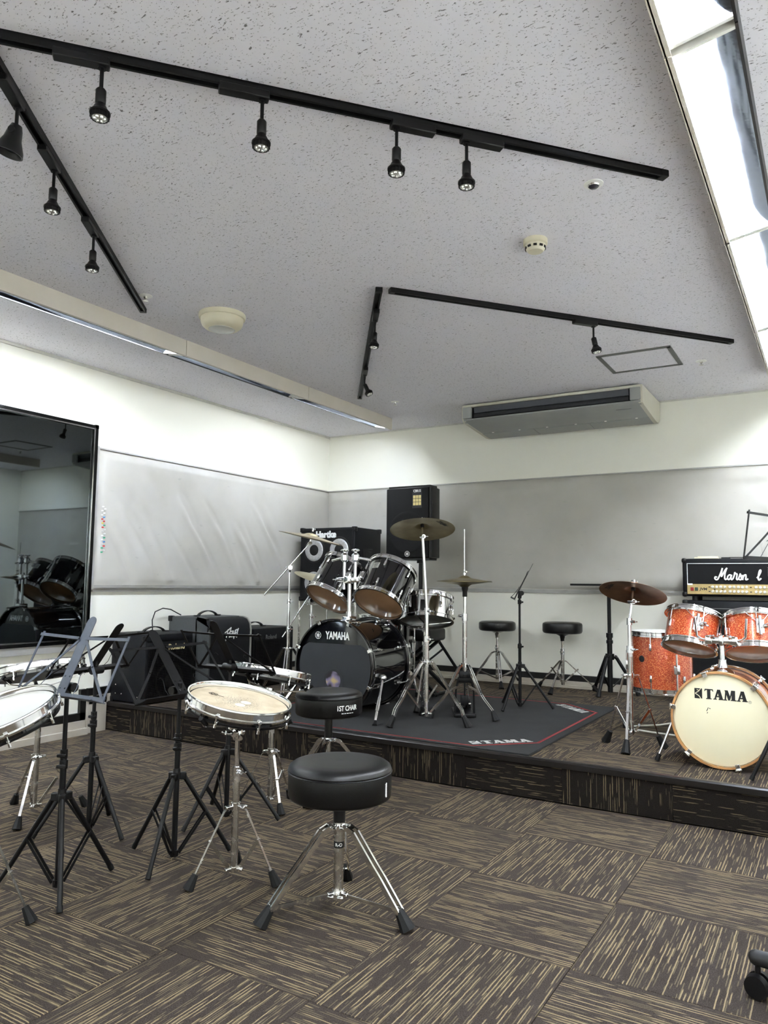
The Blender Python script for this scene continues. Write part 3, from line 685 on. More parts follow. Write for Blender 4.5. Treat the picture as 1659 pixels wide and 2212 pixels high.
# ---- small ceiling devices
d = thing('smoke_detector', 'cream smoke detector with dark slots on the ceiling', 'smoke detector', (-1.065, 3.02, ZC))
obj('base', MB().lathe([(0.0001, 0), (0.052, 0), (0.052, -0.020), (0.046, -0.024), (0.0001, -0.024)], None, 28), IVORY, d)
obj('chamber', MB().lathe([(0.044, -0.022), (0.044, -0.030), (0.040, -0.044), (0.032, -0.052), (0.0001, -0.054)], None, 28), IVORY, d)
for k in range(10):
    M = Matrix.Rotation(2 * PI * k / 10, 4, 'Z')
    obj('slot', MB().box((0.0415, 0, -0.037), (0.006, 0.015, 0.009)), BLKRAIL, d, M)
d = thing('ceiling_sensor', 'small round white ceiling sensor with a dark eye', 'sensor', (-0.72, 2.685, ZC))
obj('plate', MB().lathe([(0.0001, 0), (0.036, 0), (0.036, -0.003), (0.034, -0.004), (0.0001, -0.004)], None, 24), WHITEP, d)
obj('eye', MB().lathe([(0.020, -0.004), (0.020, -0.010), (0.014, -0.016), (0.0001, -0.018)], None, 20), mat('sensor eye', (0.04, 0.04, 0.05), 0.2), d)
obj('eye_ring', MB().lathe([(0.0195, -0.004), (0.0225, -0.006), (0.0195, -0.011)], None, 20), CHROMED, d)
d = thing('emergency_light', 'round cream emergency light with ribbed lens on the ceiling', 'ceiling light', (-2.90, 3.04, ZC)); d.scale = (0.87, 0.87, 0.87)
obj('ring', MB().lathe([(0.0001, 0), (0.148, 0), (0.150, -0.012), (0.146, -0.028), (0.138, -0.030), (0.0001, -0.028)], None, 48), IVORY, d)
obj('body', MB().lathe([(0.136, -0.028), (0.134, -0.055), (0.126, -0.075), (0.106, -0.092), (0.084, -0.098)], None, 48), IVORY, d)
obj('lens', MB().lathe([(0.084, -0.098), (0.080, -0.101), (0.072, -0.100), (0.064, -0.103), (0.056, -0.102), (0.044, -0.105), (0.03, -0.104), (0.0001, -0.106)], None, 48), mat('ribbed lens', (0.55, 0.55, 0.50), 0.15, 0, 0.04), d)
for xy, lb in (((-3.055, 2.63), 'ceiling sprinkler head near the end of left track'), ((-3.06, 5.25), 'ceiling sprinkler head near the back corner'), ((-0.715, 5.24), 'ceiling sprinkler head beside the access hatch')):
    d = thing('sprinkler_head', lb, 'sprinkler', (xy[0], xy[1], ZC), 0, 'ceiling sprinkler heads')
    obj('escutcheon', MB().lathe([(0.0001, 0), (0.034, 0), (0.033, -0.003), (0.018, -0.006), (0.0001, -0.006)], None, 20), WHITEP, d)
    obj('nozzle', MB().lathe([(0.011, -0.005), (0.009, -0.016), (0.004, -0.018), (0.004, -0.026), (0.015, -0.027), (0.015, -0.029), (0.0001, -0.029)], None, 16), CHROMED, d)
hx0, hx1, hy0, hy1 = -1.29, -0.83, 4.80, 5.25
d = thing('access_hatch', 'square ceiling access hatch with grey metal frame', 'hatch', ((hx0 + hx1) / 2, (hy0 + hy1) / 2, ZC))
W2 = (hx1 - hx0) / 2; D2 = (hy1 - hy0) / 2
HFR = mat('hatch frame', (0.15, 0.15, 0.145), 0.5, 0.3, 0.08)
hf = MB()
for sx in (-1, 1): hf.box((sx * (W2 - 0.012), 0, -0.003), (0.026, 2 * D2, 0.008))
for sy in (-1, 1): hf.box((0, sy * (D2 - 0.012), -0.003), (2 * W2, 0.026, 0.008))
obj('frame', hf, HFR, d)
obj('panel', MB().box((0, 0, -0.0015), (2 * W2 - 0.05, 2 * D2 - 0.05, 0.003)), CEIL, d)

# ---- air conditioner
ac = thing('air_conditioner', 'beige ceiling suspended air conditioner with dark front louver', 'air conditioner', (-1.895, 5.60, ZC))
HW = 0.725
prof = [(0.0, -0.012), (0.0, -0.125), (0.012, -0.145), (0.05, -0.155), (0.50, -0.198), (0.57, -0.195), (0.63, -0.165), (0.64, -0.10), (0.64, -0.012)]
MX = Matrix(((0, 0, 1, -HW + 0.03), (1, 0, 0, 0), (0, 1, 0, 0), (0, 0, 0, 1)))
inner = [(0.05, -0.02), (0.05, -0.13), (0.10, -0.152), (0.50, -0.190), (0.56, -0.188), (0.62, -0.16), (0.62, -0.02)]
obj('body', MB().prism(inner, 2 * HW - 0.06, MX), ACDARK, ac)
obj('top_lip', MB().box((0, 0.02, -0.020), (2 * HW - 0.02, 0.05, 0.020), None, 0.004), ACBEIGE, ac)
obj('bottom_panel', MB().prism([(0.0, -0.128), (0.004, -0.138), (0.03, -0.152), (0.36, -0.184), (0.36, -0.176), (0.05, -0.145), (0.012, -0.126)], 2 * HW - 0.03, Matrix(((0, 0, 1, -HW + 0.015), (1, 0, 0, 0), (0, 1, 0, 0), (0, 0, 0, 1)))), ACGREY, ac)
for k in range(3):
    wd = (2 * HW - 0.05) / 3
    obj('intake_grille', MB().prism([(0.365, -0.186), (0.50, -0.199), (0.565, -0.196), (0.565, -0.185), (0.50, -0.189), (0.365, -0.176)], wd - 0.006, Matrix(((0, 0, 1, -HW + 0.025 + k * wd), (1, 0, 0, 0), (0, 1, 0, 0), (0, 0, 0, 1)))), ACGREY, ac)
for k in range(6):
    obj('latch', MB().box((-HW + 0.13 + k * 0.24, 0.352, -0.1845), (0.016, 0.012, 0.004)), WHITEP, ac)
for sx in (-1, 1):
    obj('end_panel', MB().prism(prof, 0.03, Matrix(((0, 0, 1, sx * HW - (0.03 if sx > 0 else 0)), (1, 0, 0, 0), (0, 1, 0, 0), (0, 0, 0, 1)))), ACBEIGE, ac)
    obj('front_cheek', MB().box((sx * (HW - 0.050), -0.001, -0.078), (0.075, 0.03, 0.095), None, 0.006), ACGREY, ac)
obj('outlet_recess', MB().box((0, 0.045, -0.078), (2 * HW - 0.16, 0.02, 0.10)), ACDARK, ac)
obj('louver', MB().box((0, 0.012, -0.058), (2 * HW - 0.20, 0.010, 0.050), Matrix.Rotation(0.22, 4, 'X'), 0.003, 1), mat('louver blade', (0.045, 0.048, 0.062), 0.45, 0, 0.08), ac)
obj('louver', MB().box((0, 0.020, -0.104), (2 * HW - 0.20, 0.008, 0.030), None, 0.002, 1), ACDARK, ac)
obj('name_plate', MB().box((HW - 0.16, 0.105, -0.1625), (0.11, 0.012, 0.002), Matrix.Rotation(-0.0, 4, 'X')), mat('plate grey', (0.20, 0.20, 0.20), 0.4, 0.4), ac)

# ================================================================== BUILDERS
def clampz(mb, z):
    for v in mb.bm.verts:
        if v.co.z < z: v.co.z = z
    return mb
def rubber_foot(parent, az, r, z, dr, size=1.0, dz=0.0):
    """tapered rubber boot at the end of a leg; leg arrives at (r,z), boot runs on to the floor at r+dr"""
    a = pol(az, r, z + dz); b = pol(az, r + dr, 0.004 + dz)
    mb = MB().cyl(a + (a - b) * 0.10, b, 0.010 * size, 0.019 * size, seg=8)
    return obj('rubber_foot', clampz(mb, dz), RUBBER, parent)
def wing_nut(parent, p, axis, s=1.0, material=None, name='wing_nut'):
    M = frame(p, axis)
    mb = MB().cyl(M @ V((0, 0, 0)), M @ V((0, 0, 0.016 * s)), 0.007 * s, 0.0055 * s, 10)
    for k in (-1, 1):
        mb.box((k * 0.011 * s, 0, 0.014 * s), (0.014 * s, 0.005 * s, 0.013 * s), M, 0.002 * s, 1)
    return obj(name, mb, material or CHROME, parent)
def tripod(t, azs, path, foot, strut, material, width=0.016, thick=0.005, double=False, tube=None, boot=1.0, spread=0.0, z0=0.0, strutmat=None, attach=None):
    """three legs: path = [(r,z)...] then rubber boot reaching radius foot; strut = (slider_z, r, z)"""
    for az in azs:
        mb = MB(); side = V((-math.sin(az), math.cos(az), 0))
        offs = (-1, 1) if double else (0,)
        pts = [pol(az, r, z + z0) for r, z in path]
        for k in offs:
            for i, (a, b) in enumerate(zip(pts[:-1], pts[1:])):
                o1 = side * (k * (width * 0.75 + spread * min(1, i)) if double else 0)
                if tube: mb.cyl(a + o1, b + o1, tube, seg=10)
                elif double: mb.bar(a + o1, b + o1 , 0.0075, width, side)
                else: mb.bar(a, b, width, thick, side)
        if double:
            for p in (pts[0], pts[-1]): mb.cyl(p - side * width, p + side * width, 0.005, seg=8)
        leg = obj('leg', mb, material, t)
        r1, z1 = path[-1]
        rubber_foot(leg, az, r1, z1, foot - r1, boot, z0)
        if strut:
            sz, sr, szz = strut
            s = MB()
            if tube: s.cyl(pol(az, 0.014, sz + z0), pol(az, sr, szz + z0), tube * 0.6, seg=8)
            else: s.bar(pol(az, 0.016, sz + z0), pol(az, sr, szz + z0), 0.012, 0.004, V((0, 0, 1)))
            s.cyl(pol(az, sr, szz + z0) - side * 0.009, pol(az, sr, szz + z0) + side * 0.009, 0.004, seg=8)
            obj('brace', s, strutmat or material, t)
def azs_from(c, *pts): return [math.atan2(p[1] - c[1], p[0] - c[0]) for p in pts]
def tri(a): return [a, a + 2 * PI / 3, a + 4 * PI / 3]

# ------------------------------------------------------------------ drum
LUGS = {}
def drum(t, M, r, L, shellmat, batter, reso, nl=6, lugs=True, hoopmat=None, hoop=0.020, badge=None, claws=False, lug_len=0.042, az0=0.3):
    hoopmat = hoopmat or CHROME
    zt, zb = L / 2, -L / 2
    obj('shell', MB().lathe([(r - 0.006, zb + 0.004), (r, zb + 0.004), (r, zt - 0.004), (r - 0.006, zt - 0.004)], None, 64, True), shellmat, t, M)
    obj('batter_head', MB().lathe([(0.0001, zt + 0.003), (r - 0.004, zt + 0.003), (r + 0.002, zt), (r + 0.002, zt - 0.008), (r + 0.0005, zt - 0.008)], None, 64), batter, t, M)
    obj('resonant_head', MB().lathe([(0.0001, zb - 0.003), (r - 0.004, zb - 0.003), (r + 0.002, zb), (r + 0.002, zb + 0.008), (r + 0.0005, zb + 0.008)], None, 64), reso, t, M)
    if claws:
        p = [(r + 0.003, -hoop), (r + 0.012, -hoop), (r + 0.014, -hoop + 0.004), (r + 0.014, hoop - 0.004), (r + 0.012, hoop), (r + 0.003, hoop)]
        obj('batter_hoop', MB().lathe([(a, b + zt) for a, b in p], None, 72, True), hoopmat, t, M)
        obj('resonant_hoop', MB().lathe([(a, -b + zb) for a, b in p], None, 72, True), hoopmat, t, M)
    else:
        p = [(r + 0.003, -0.012), (r + 0.011, -0.012), (r + 0.011, -0.006), (r + 0.006, -0.004), (r + 0.006, 0.011), (r + 0.012, 0.014), (r + 0.012, 0.018), (r + 0.003, 0.018)]
        obj('batter_hoop', MB().lathe([(a, b + zt) for a, b in p], None, 64, True), hoopmat, t, M)
        obj('resonant_hoop', MB().lathe([(a, -b + zb) for a, b in p], None, 64, True), hoopmat, t, M)
    if lugs:
        key = (round(r, 3), round(L, 3), claws, lug_len)
        if key not in LUGS:
            zc = L / 2 - max(0.05, L * 0.22) if L > 0.16 else 0.0
            lm = MB()
            if claws:
                lm.box((r + 0.009, 0, zc), (0.018, 0.018, lug_len), None, 0.005)
                lm.cyl((r + 0.017, 0, zc), (r + 0.017, 0, L / 2 + hoop + 0.006), 0.0035, seg=8)
                lm.box((r + 0.015, 0, L / 2 + hoop * 0.7), (0.012, 0.026, 0.030), None, 0.004).box((r + 0.006, 0, L / 2 + hoop + 0.001), (0.028, 0.022, 0.006), None, 0.002, 1)
                lm.box((r + 0.017, 0, L / 2 + hoop + 0.012), (0.006, 0.030, 0.010), None, 0.002, 1)
            else:
                lm.box((r + 0.008, 0, zc), (0.016, 0.015, lug_len), None, 0.006)
                lm.cyl((r + 0.010, 0, zc + lug_len / 2), (r + 0.010, 0, L / 2 + 0.004), 0.003, seg=8)
                lm.cyl((r + 0.010, 0, L / 2 - 0.004), (r + 0.010, 0, L / 2 + 0.012), 0.0055, 0.004, 8)
            LUGS[key] = lm.mesh('lug'); LUGS[key].materials.append(CHROME)
        for k in range(nl):
            a = az0 + 2 * PI * k / nl
            R = Matrix.Rotation(a, 4, 'Z')
            obj('lug', LUGS[key], None, t, M @ R)
            if L > 0.16: obj('lug', LUGS[key], None, t, M @ R @ Matrix.Rotation(PI, 4, 'X'))
            
# ------------------------------------------------------------------ cymbal
def cymbal(name, c, axis, r, material, label, group='cymbals', text=None, textside=-1, ta=0.0):
    o_axis = V(axis).normalized()
    t = thing(name, label, 'cymbal', c, 0, group)
    t.rotation_mode = 'QUATERNION'; t.rotation_quaternion = V((0, 0, 1)).rotation_difference(o_axis)
    b = r / 0.2
    top = [(0.006, 0.0), (0.018 * b, -0.001), (0.032 * b, -0.006), (0.045 * b, -0.015), (0.054 * b, -0.0185), (0.08 * b, -0.0215), (0.12 * b, -0.0265), (0.16 * b, -0.0325), (r, -0.040)]
    bot = [(a, z - 0.0013) for a, z in reversed(top)]
    body = obj('cymbal_plate', MB().lathe(top + bot, None, 72, True), material, t)
    if text:
        rr = r * 0.72; zz = -0.0295 + (0.0015 if textside > 0 else -0.0032)
        me = text_mesh(text, r * 0.21, 0.0008, 0.25, 0.0006)
        x = V((-math.sin(ta), math.cos(ta), 0)) * (1 if textside < 0 else -1)
        rad = V((math.cos(ta), math.sin(ta), 0))
        up = rad if textside < 0 else rad
        if textside < 0: x = V((math.sin(ta), -math.cos(ta), 0)) * -1
        slope = V((math.cos(ta), math.sin(ta), -0.15)).normalized()
        n = x.cross(slope)
        if (n.z > 0) != (textside > 0): x = -x
        obj('lettering', me, BLACKTXT, t, axes(rad * rr + V((0, 0, zz)), x, slope))
    return t
def cymbal_top(t, p, axis):
    """felt, sleeve and wing nut through a cymbal: parts of the stand, p in stand coordinates"""
    a = V(axis).normalized()
    M = frame(p, a)
    obj('tilter_rod', MB().cyl(M @ V((0, 0, -0.06)), M @ V((0, 0, 0.040)), 0.004, seg=10), CHROME, t)
    obj('felt_washer', MB().cyl(M @ V((0, 0, -0.022)), M @ V((0, 0, -0.006)), 0.011, seg=16).cyl(M @ V((0, 0, 0.002)), M @ V((0, 0, 0.014)), 0.014, seg=16), mat('black felt', (0.012, 0.012, 0.012), 0.95, 0, 0.2, 200), t)
    wing_nut(t, M @ V((0, 0, 0.016)), a)

# ------------------------------------------------------------------ music stand
def music_stand(c, z0, azs, yaw, label, zb, tilt, h=0.212, W=0.46, metal=None, deskmat=None, foot_r=0.21, hub=0.315, collars=(0.41, 0.445), knob=None, off=0.03, ztop=None, mid=0.165):
    t = thing('music_stand', label, 'music stand', (c[0], c[1], z0), yaw, 'folding music stands')
    metal = metal or BLKMETAL; deskmat = deskmat or metal
    az = [a - yaw for a in azs]
    ztop = ztop or zb + 0.05
    obj('lower_tube', MB().cyl((0, 0, 0.012), (0, 0, collars[0] + 0.02), 0.0105, seg=14), metal, t)
    obj('upper_tube', MB().cyl((0, 0, collars[0]), (0, 0, ztop), 0.0075, seg=12), metal, t)
    obj('lower_hub', MB().cyl((0, 0, 0.015), (0, 0, 0.036), 0.016, seg=14), PLASTIC, t)
    hb = MB().cyl((0, 0, hub - 0.022), (0, 0, hub + 0.016), 0.016, 0.013, 14)
    for a in az: hb.box((0.022, 0, hub - 0.012), (0.026, 0.022, 0.026), Matrix.Rotation(a, 4, 'Z'), 0.003, 1)
    obj('leg_hub', hb, PLASTIC, t)
    for a in az:
        leg = obj('leg', clampz(MB().cyl(pol(a, 0.026, hub - 0.012), pol(a, foot_r, 0.008), 0.0085, seg=12), 0), metal, t)
        e = pol(a, foot_r, 0.008); e0 = pol(a, 0.026, hub - 0.012); dd = (e0 - e).normalized()
        obj('end_cap', clampz(MB().cyl(e + dd * 0.02, e, 0.0098, seg=12), 0), RUBBER, leg)
        f = 1 - mid / (hub)
        sd = V((-math.sin(a), math.cos(a), 0))
        q = pol(a, 0.026 + (foot_r - 0.026) * f, mid)
        br = MB()
        for k in (-1, 1): br.bar(pol(a, 0.016, 0.026) + sd * 0.009 * k, q + sd * 0.009 * k, 0.003, 0.009, sd)
        obj('brace', br, metal, t)
    for i, z in enumerate(collars):
        cl = obj('collar', MB().cyl((0, 0, z - 0.014), (0, 0, z + 0.014), 0.0145 - 0.002 * i, seg=14), PLASTIC, t)
        ka = math.radians(-50) - yaw
        mb = MB().cyl(pol(ka, 0.012, z), pol(ka, 0.030, z), 0.004, seg=8)
        M = Matrix.Translation((0, 0, z)) @ Matrix.Rotation(ka, 4, 'Z')
        mb.box((0.034, 0, 0), (0.010, 0.030, 0.012), M, 0.003, 1)
        obj('thumb_screw', mb, PLASTIC, cl)
    # desk
    st, ct = math.sin(tilt), math.cos(tilt)
    D = Matrix(((0, -st, ct, off), (1, 0, 0, 0), (0, ct, st, zb), (0, 0, 0, 1)))   # columns: width, up, normal
    LS = h / 0.73
    kz = knob if knob else zb + 0.045
    ku = (kz - zb) / ct
    kp = D @ V((0, ku, -0.022))
    obj('tilt_joint', MB().cyl(kp + V((0, -0.028, 0)), kp + V((0, 0.028, 0)), 0.016, seg=18).cyl((0, 0, ztop - 0.05), (kp.x * 0.3, 0, kp.z), 0.013, seg=14), PLASTIC, t)
    w = 0.0225
    poly = [(-w, 0.0), (w, 0.0), (w, LS - w)] + [(w * math.cos(a), LS - w + w * math.sin(a)) for a in [PI * k / 10 for k in range(1, 10)]] + [(-w, LS - w)]
    sp = obj('spine', MB().prism(poly, 0.0025, D), deskmat, t)
    rv = MB()
    for x in (-0.012, 0.012):
        for y in (0.03, 0.072): rv.ball(D @ V((x, y, 0.003)), 0.0035, 8)
    obj('rivets', rv, deskmat, sp)
    obj('lip', MB().box((0, 0.006, 0.004), (W, 0.016, 0.003), D).box((0, -0.002, 0.017), (W - 0.06, 0.003, 0.030), D)
        .prism([(-W / 2, -0.004), (-W / 2 + 0.035, -0.004), (-W / 2 + 0.035, 0.03)], 0.003, D @ Matrix.Rotation(PI / 2, 4, 'X'))
        .prism([(W / 2, -0.004), (W / 2 - 0.035, 0.03), (W / 2 - 0.035, -0.004)], 0.003, D @ Matrix.Rotation(PI / 2, 4, 'X')), deskmat, t)
    nrm = D.to_3x3() @ V((0, 0, 1))
    for s in (-1, 1):
        def P(x, y, z=0.006): return D @ V((s * x, y, z))
        sid = (D.to_3x3() @ V((0, 0, 1)))
        def strip(a, b, n=0.006): 
            p, q = P(a[0], a[1], n), P(b[0], b[1], n); d_ = (q - p).normalized()
            return MB().bar(p, q, 0.0105, 0.0022, d_.cross(sid))
        obj('side_arm', strip((W / 2 - 0.006, 0.002), (W / 2 - 0.004, h + 0.012)), deskmat, t)
        obj('top_arm', strip((0.020, h - 0.006), (W / 2 + 0.006, h), 0.009), deskmat, t)
        j = (W / 2 * 0.46, h * 0.52)
        lk = MB()
        for a, b in (((W / 2 - 0.012, 0.006), j), (j, (0.018, h - 0.010))):
            p, q = P(a[0], a[1], 0.0035), P(b[0], b[1], 0.0035); lk.bar(p, q, 0.010, 0.002, (q - p).normalized().cross(sid))
        lk.ball(P(j[0], j[1], 0.005), 0.004, 8)
        obj('cross_link', lk, deskmat, t)
        obj('page_wire', MB().tube([P(0.10, 0.0, 0.03), P(0.095, 0.03, 0.02), P(0.075, 0.075, 0.012), P(0.083, 0.088, 0.012), P(0.092, 0.082, 0.012)], 0.0012, 6), deskmat, t)
    return t

# ------------------------------------------------------------------ round throne
def throne(c, z0, azs, label, seat_top, seat_r, seat_h, style='big', group='drum thrones'):
    t = thing('drum_throne', label, 'drum throne', (c[0], c[1], z0), 0, group)
    zs = seat_top
    zb = zs - seat_h
    if style == 'big':
        prof = [(0.0001, zb), (seat_r - 0.012, zb), (seat_r - 0.004, zb + 0.004), (seat_r, zb + 0.012), (seat_r, zs - 0.034), (seat_r - 0.001, zs - 0.028)]
        obj('seat', MB().lathe(prof, None, 64), VINYL, t)
        cush = [(seat_r - 0.001, zs - 0.028), (seat_r + 0.001, zs - 0.022), (seat_r - 0.003, zs - 0.012), (seat_r - 0.014, zs - 0.004), (seat_r - 0.035, zs), (seat_r * 0.6, zs + 0.002), (0.0001, zs)]
        obj('seat_cushion', MB().lathe(cush, None, 64), VINYL, t)
        obj('piping', MB().lathe([(seat_r - 0.001, zs - 0.0305), (seat_r + 0.0025, zs - 0.028), (seat_r - 0.001, zs - 0.0255)], None, 64), VINYL, t)
    else:
        prof = [(0.0001, zb), (seat_r - 0.02, zb), (seat_r - 0.006, zb + 0.006), (seat_r, zb + 0.02), (seat_r, zs - 0.022), (seat_r - 0.004, zs - 0.010), (seat_r - 0.02, zs - 0.002), (0.0001, zs)]
        obj('seat', MB().lathe(prof, None, 48), VINYL, t)
    if style == 'big':
        obj('seat_bracket', MB().cyl((0, 0, zb - 0.022), (0, 0, zb), 0.024, seg=16).box((0, 0, zb - 0.006), (0.16, 0.03, 0.012)).box((0, 0, zb - 0.006), (0.03, 0.16, 0.012)), CHROMED, t)
        wing_nut(t, (0.03, -0.01, zb - 0.014), (1, -0.3, 0))
        hubz = 0.262
        obj('collar', MB().cyl((0, 0, hubz + 0.012), (0, 0, zb - 0.020), 0.0195, seg=16), PLASTIC, t)
        obj('post', MB().cyl((0, 0, 0.034), (0, 0, hubz + 0.02), 0.0158, seg=20), CHROMED, t)
        hb = MB().cyl((0, 0, hubz - 0.014), (0, 0, hubz + 0.010), 0.020, seg=16)
        for a in azs: hb.box((0.026, 0, hubz - 0.002), (0.026, 0.022, 0.018), Matrix.Rotation(a, 4, 'Z'), 0.002, 1)
        obj('leg_hub', hb, CHROME, t)
        wing_nut(t, pol(azs[0] + 1.0, 0.02, hubz), pol(azs[0] + 1.0, 1, 0))
        lh = MB().cyl((0, 0, 0.040), (0, 0, 0.066), 0.0195, seg=16)
        for a in azs: lh.box((0.026, 0, 0.053), (0.022, 0.016, 0.018), Matrix.Rotation(a, 4, 'Z'), 0.002, 1)
        obj('slider', lh, CHROME, t)
        wing_nut(t, pol(azs[0] + 0.9, 0.018, 0.055), pol(azs[0] + 0.9, 1, 0.1), 1.4)
        tripod(t, azs, [(0.034, 0.262), (0.060, 0.250), (0.130, 0.166), (0.162, 0.130), (0.226, 0.050)], 0.256, (0.053, 0.220, 0.050), CHROME, 0.016, double=True, boot=1.35)
    else:
        hubz = 0.30
        obj('seat_bracket', MB().lathe([(0.060, zb), (0.05, zb - 0.008), (0.022, zb - 0.022), (0.016, zb - 0.05), (0.016, zb - 0.062), (0.0001, zb - 0.062)], None, 24), PLASTIC if style == 'plain' else CHROMED, t)
        obj('upper_post', MB().cyl((0, 0, hubz), (0, 0, zb - 0.05), 0.010, seg=14), CHROMED, t)
        obj('clamp_collar', MB().cyl((0, 0, hubz - 0.01), (0, 0, hubz + 0.035), 0.018, seg=16), CHROME, t)
        obj('post', MB().cyl((0, 0, 0.05), (0, 0, hubz), 0.014, seg=16), CHROMED, t)
        wing_nut(t, (0.0, -0.016, hubz + 0.012), (0.3, -1, 0))
        if style == 'plain':
            tripod(t, azs, [(0.016, hubz - 0.06), (0.03, hubz - 0.065), (0.235, 0.045)], 0.27, (0.075, 0.12, 0.075 + 0.10), CHROMED, 0.014, 0.008, boot=1.15)
        else:
            tripod(t, azs, [(0.018, hubz - 0.02), (0.05, hubz - 0.035), (0.215, 0.050)], 0.25, (0.06, 0.16, 0.11), CHROME, 0.012, double=True, boot=1.2)
    return t

# ------------------------------------------------------------------ practice drum + stand
def practice_drum(c, axis, label, head, r=0.178, group='low practice drums'):
    t = thing('practice_drum', label, 'practice drum', c, 0, group)
    t.rotation_mode = 'QUATERNION'; t.rotation_quaternion = V((0, 0, 1)).rotation_difference(V(axis).normalized())
    obj('head', MB().lathe([(0.0001, -0.006), (r - 0.012, -0.006), (r - 0.004, -0.004)], None, 64), head, t)
    obj('hoop', MB().lathe([(r - 0.001, -0.020), (r + 0.009, -0.022), (r + 0.010, -0.016), (r + 0.004, -0.012), (r + 0.004, 0.008), (r + 0.007, 0.011), (r + 0.006, 0.015), (r + 0.001, 0.015), (r - 0.001, 0.010)], None, 64, True), CHROME, t)
    obj('shell', MB().lathe([(r - 0.004, -0.034), (r + 0.001, -0.034), (r + 0.001, -0.016), (r - 0.004, -0.016)], None, 64, True), BLKLACQ, t)
    obj('lower_ring', MB().lathe([(r - 0.02, -0.042), (r + 0.003, -0.042), (r + 0.004, -0.034), (r - 0.02, -0.034)], None, 64, True), PLASTIC, t)
    obj('bottom_plate', MB().cyl((0, 0, -0.042), (0, 0, -0.032), r - 0.012, seg=48), PLASTIC, t)
    key = ('pad', r)
    if key not in LUGS:
        lm = MB().box((r + 0.010, 0, -0.014), (0.006, 0.013, 0.012), None, 0.002, 1).cyl((r + 0.010, 0, -0.050), (r + 0.010, 0, -0.010), 0.0025, seg=8).cyl((r + 0.010, 0, -0.052), (r + 0.010, 0, -0.040), 0.0045, seg=6).box((r + 0.005, 0, -0.036), (0.012, 0.010, 0.010), None, 0.003, 1)
        LUGS[key] = lm.mesh('tension_lug'); LUGS[key].materials.append(CHROME)
    for k in range(8): obj('tension_lug', LUGS[key], None, t, Matrix.Rotation(2 * PI * k / 8 + 0.35, 4, 'Z'))
    return t
def pad_stand(c, z0, azs, label, axis, ztop, hub=0.25, foot=0.17, off=(0, 0, 0)):
    """snare style stand; ztop = height of drum centre above z0; off = drum centre offset from post"""
    t = thing('snare_stand', label, 'drum stand', (c[0], c[1], z0), 0, 'chrome snare stands')
    a = V(axis).normalized(); top = V((off[0], off[1], ztop))
    hubp = top - a * 0.090                           # basket hub under the drum
    joint = V((0, 0, hubp.z - 0.035))
    obj('lower_tube', MB().cyl((0, 0, 0.028), (0, 0, joint.z - 0.11), 0.0125, seg=18), CHROMED, t)
    obj('upper_tube', MB().cyl((0, 0, joint.z - 0.13), joint, 0.009, seg=14), CHROME, t)
    obj('height_collar', MB().cyl((0, 0, joint.z - 0.135), (0, 0, joint.z - 0.105), 0.0165, seg=16), CHROME, t)
    wing_nut(t, (0.016, -0.006, joint.z - 0.12), (0.9, -0.35, 0), 1.1)
    obj('tilter', MB().box(tuple(joint + V((0, 0, 0.004))), (0.030, 0.026, 0.040), None, 0.006).cyl(joint + V((0, -0.022, 0.012)), joint + V((0, 0.022, 0.012)), 0.014, seg=14).cyl(joint + V((0, 0, 0.01)), hubp, 0.009, seg=12), CHROME, t)
    wing_nut(t, joint + V((-0.012, -0.022, 0.012)), (-0.4, -1, 0.15), 1.3)
    M = frame(hubp, a)
    obj('basket_hub', MB().cyl(M @ V((0, 0, -0.012)), M @ V((0, 0, 0.012)), 0.020, seg=16), CHROME, t)
    for k in range(3):
        b = 2 * PI * k / 3 + 0.6
        arm = obj('basket_arm', MB().bar(M @ pol(b, 0.014, 0.0), M @ pol(b, 0.165, 0.024), 0.012, 0.005).bar(M @ pol(b, 0.165, 0.024), M @ pol(b, 0.192, 0.052), 0.010, 0.005), CHROME, t)
        obj('rubber_grip', MB().cyl(M @ pol(b, 0.160, 0.028), M @ pol(b, 0.196, 0.056), 0.008, seg=10), RUBBER, arm)
    hb = MB().cyl((0, 0, hub - 0.012), (0, 0, hub + 0.012), 0.017, seg=16)
    for az in azs: hb.box((0.024, 0, hub - 0.002), (0.028, 0.020, 0.012), Matrix.Rotation(az, 4, 'Z'), 0.002, 1)
    obj('leg_hub', hb, CHROME, t)
    wing_nut(t, (0.018, 0.004, hub), (1, 0.2, 0), 1.0)
    lh = MB().cyl((0, 0, 0.030), (0, 0, 0.046), 0.0165, seg=16)
    for az in azs: lh.box((0.022, 0, 0.038), (0.022, 0.016, 0.012), Matrix.Rotation(az, 4, 'Z'), 0.002, 1)
    obj('slider', lh, CHROME, t)
    tripod(t, azs, [(0.030, hub - 0.002), (0.042, hub - 0.012), (foot - 0.022, 0.045)], foot, (0.038, 0.09, 0.145), CHROMED, 0.011, 0.003, boot=1.05)
    return t

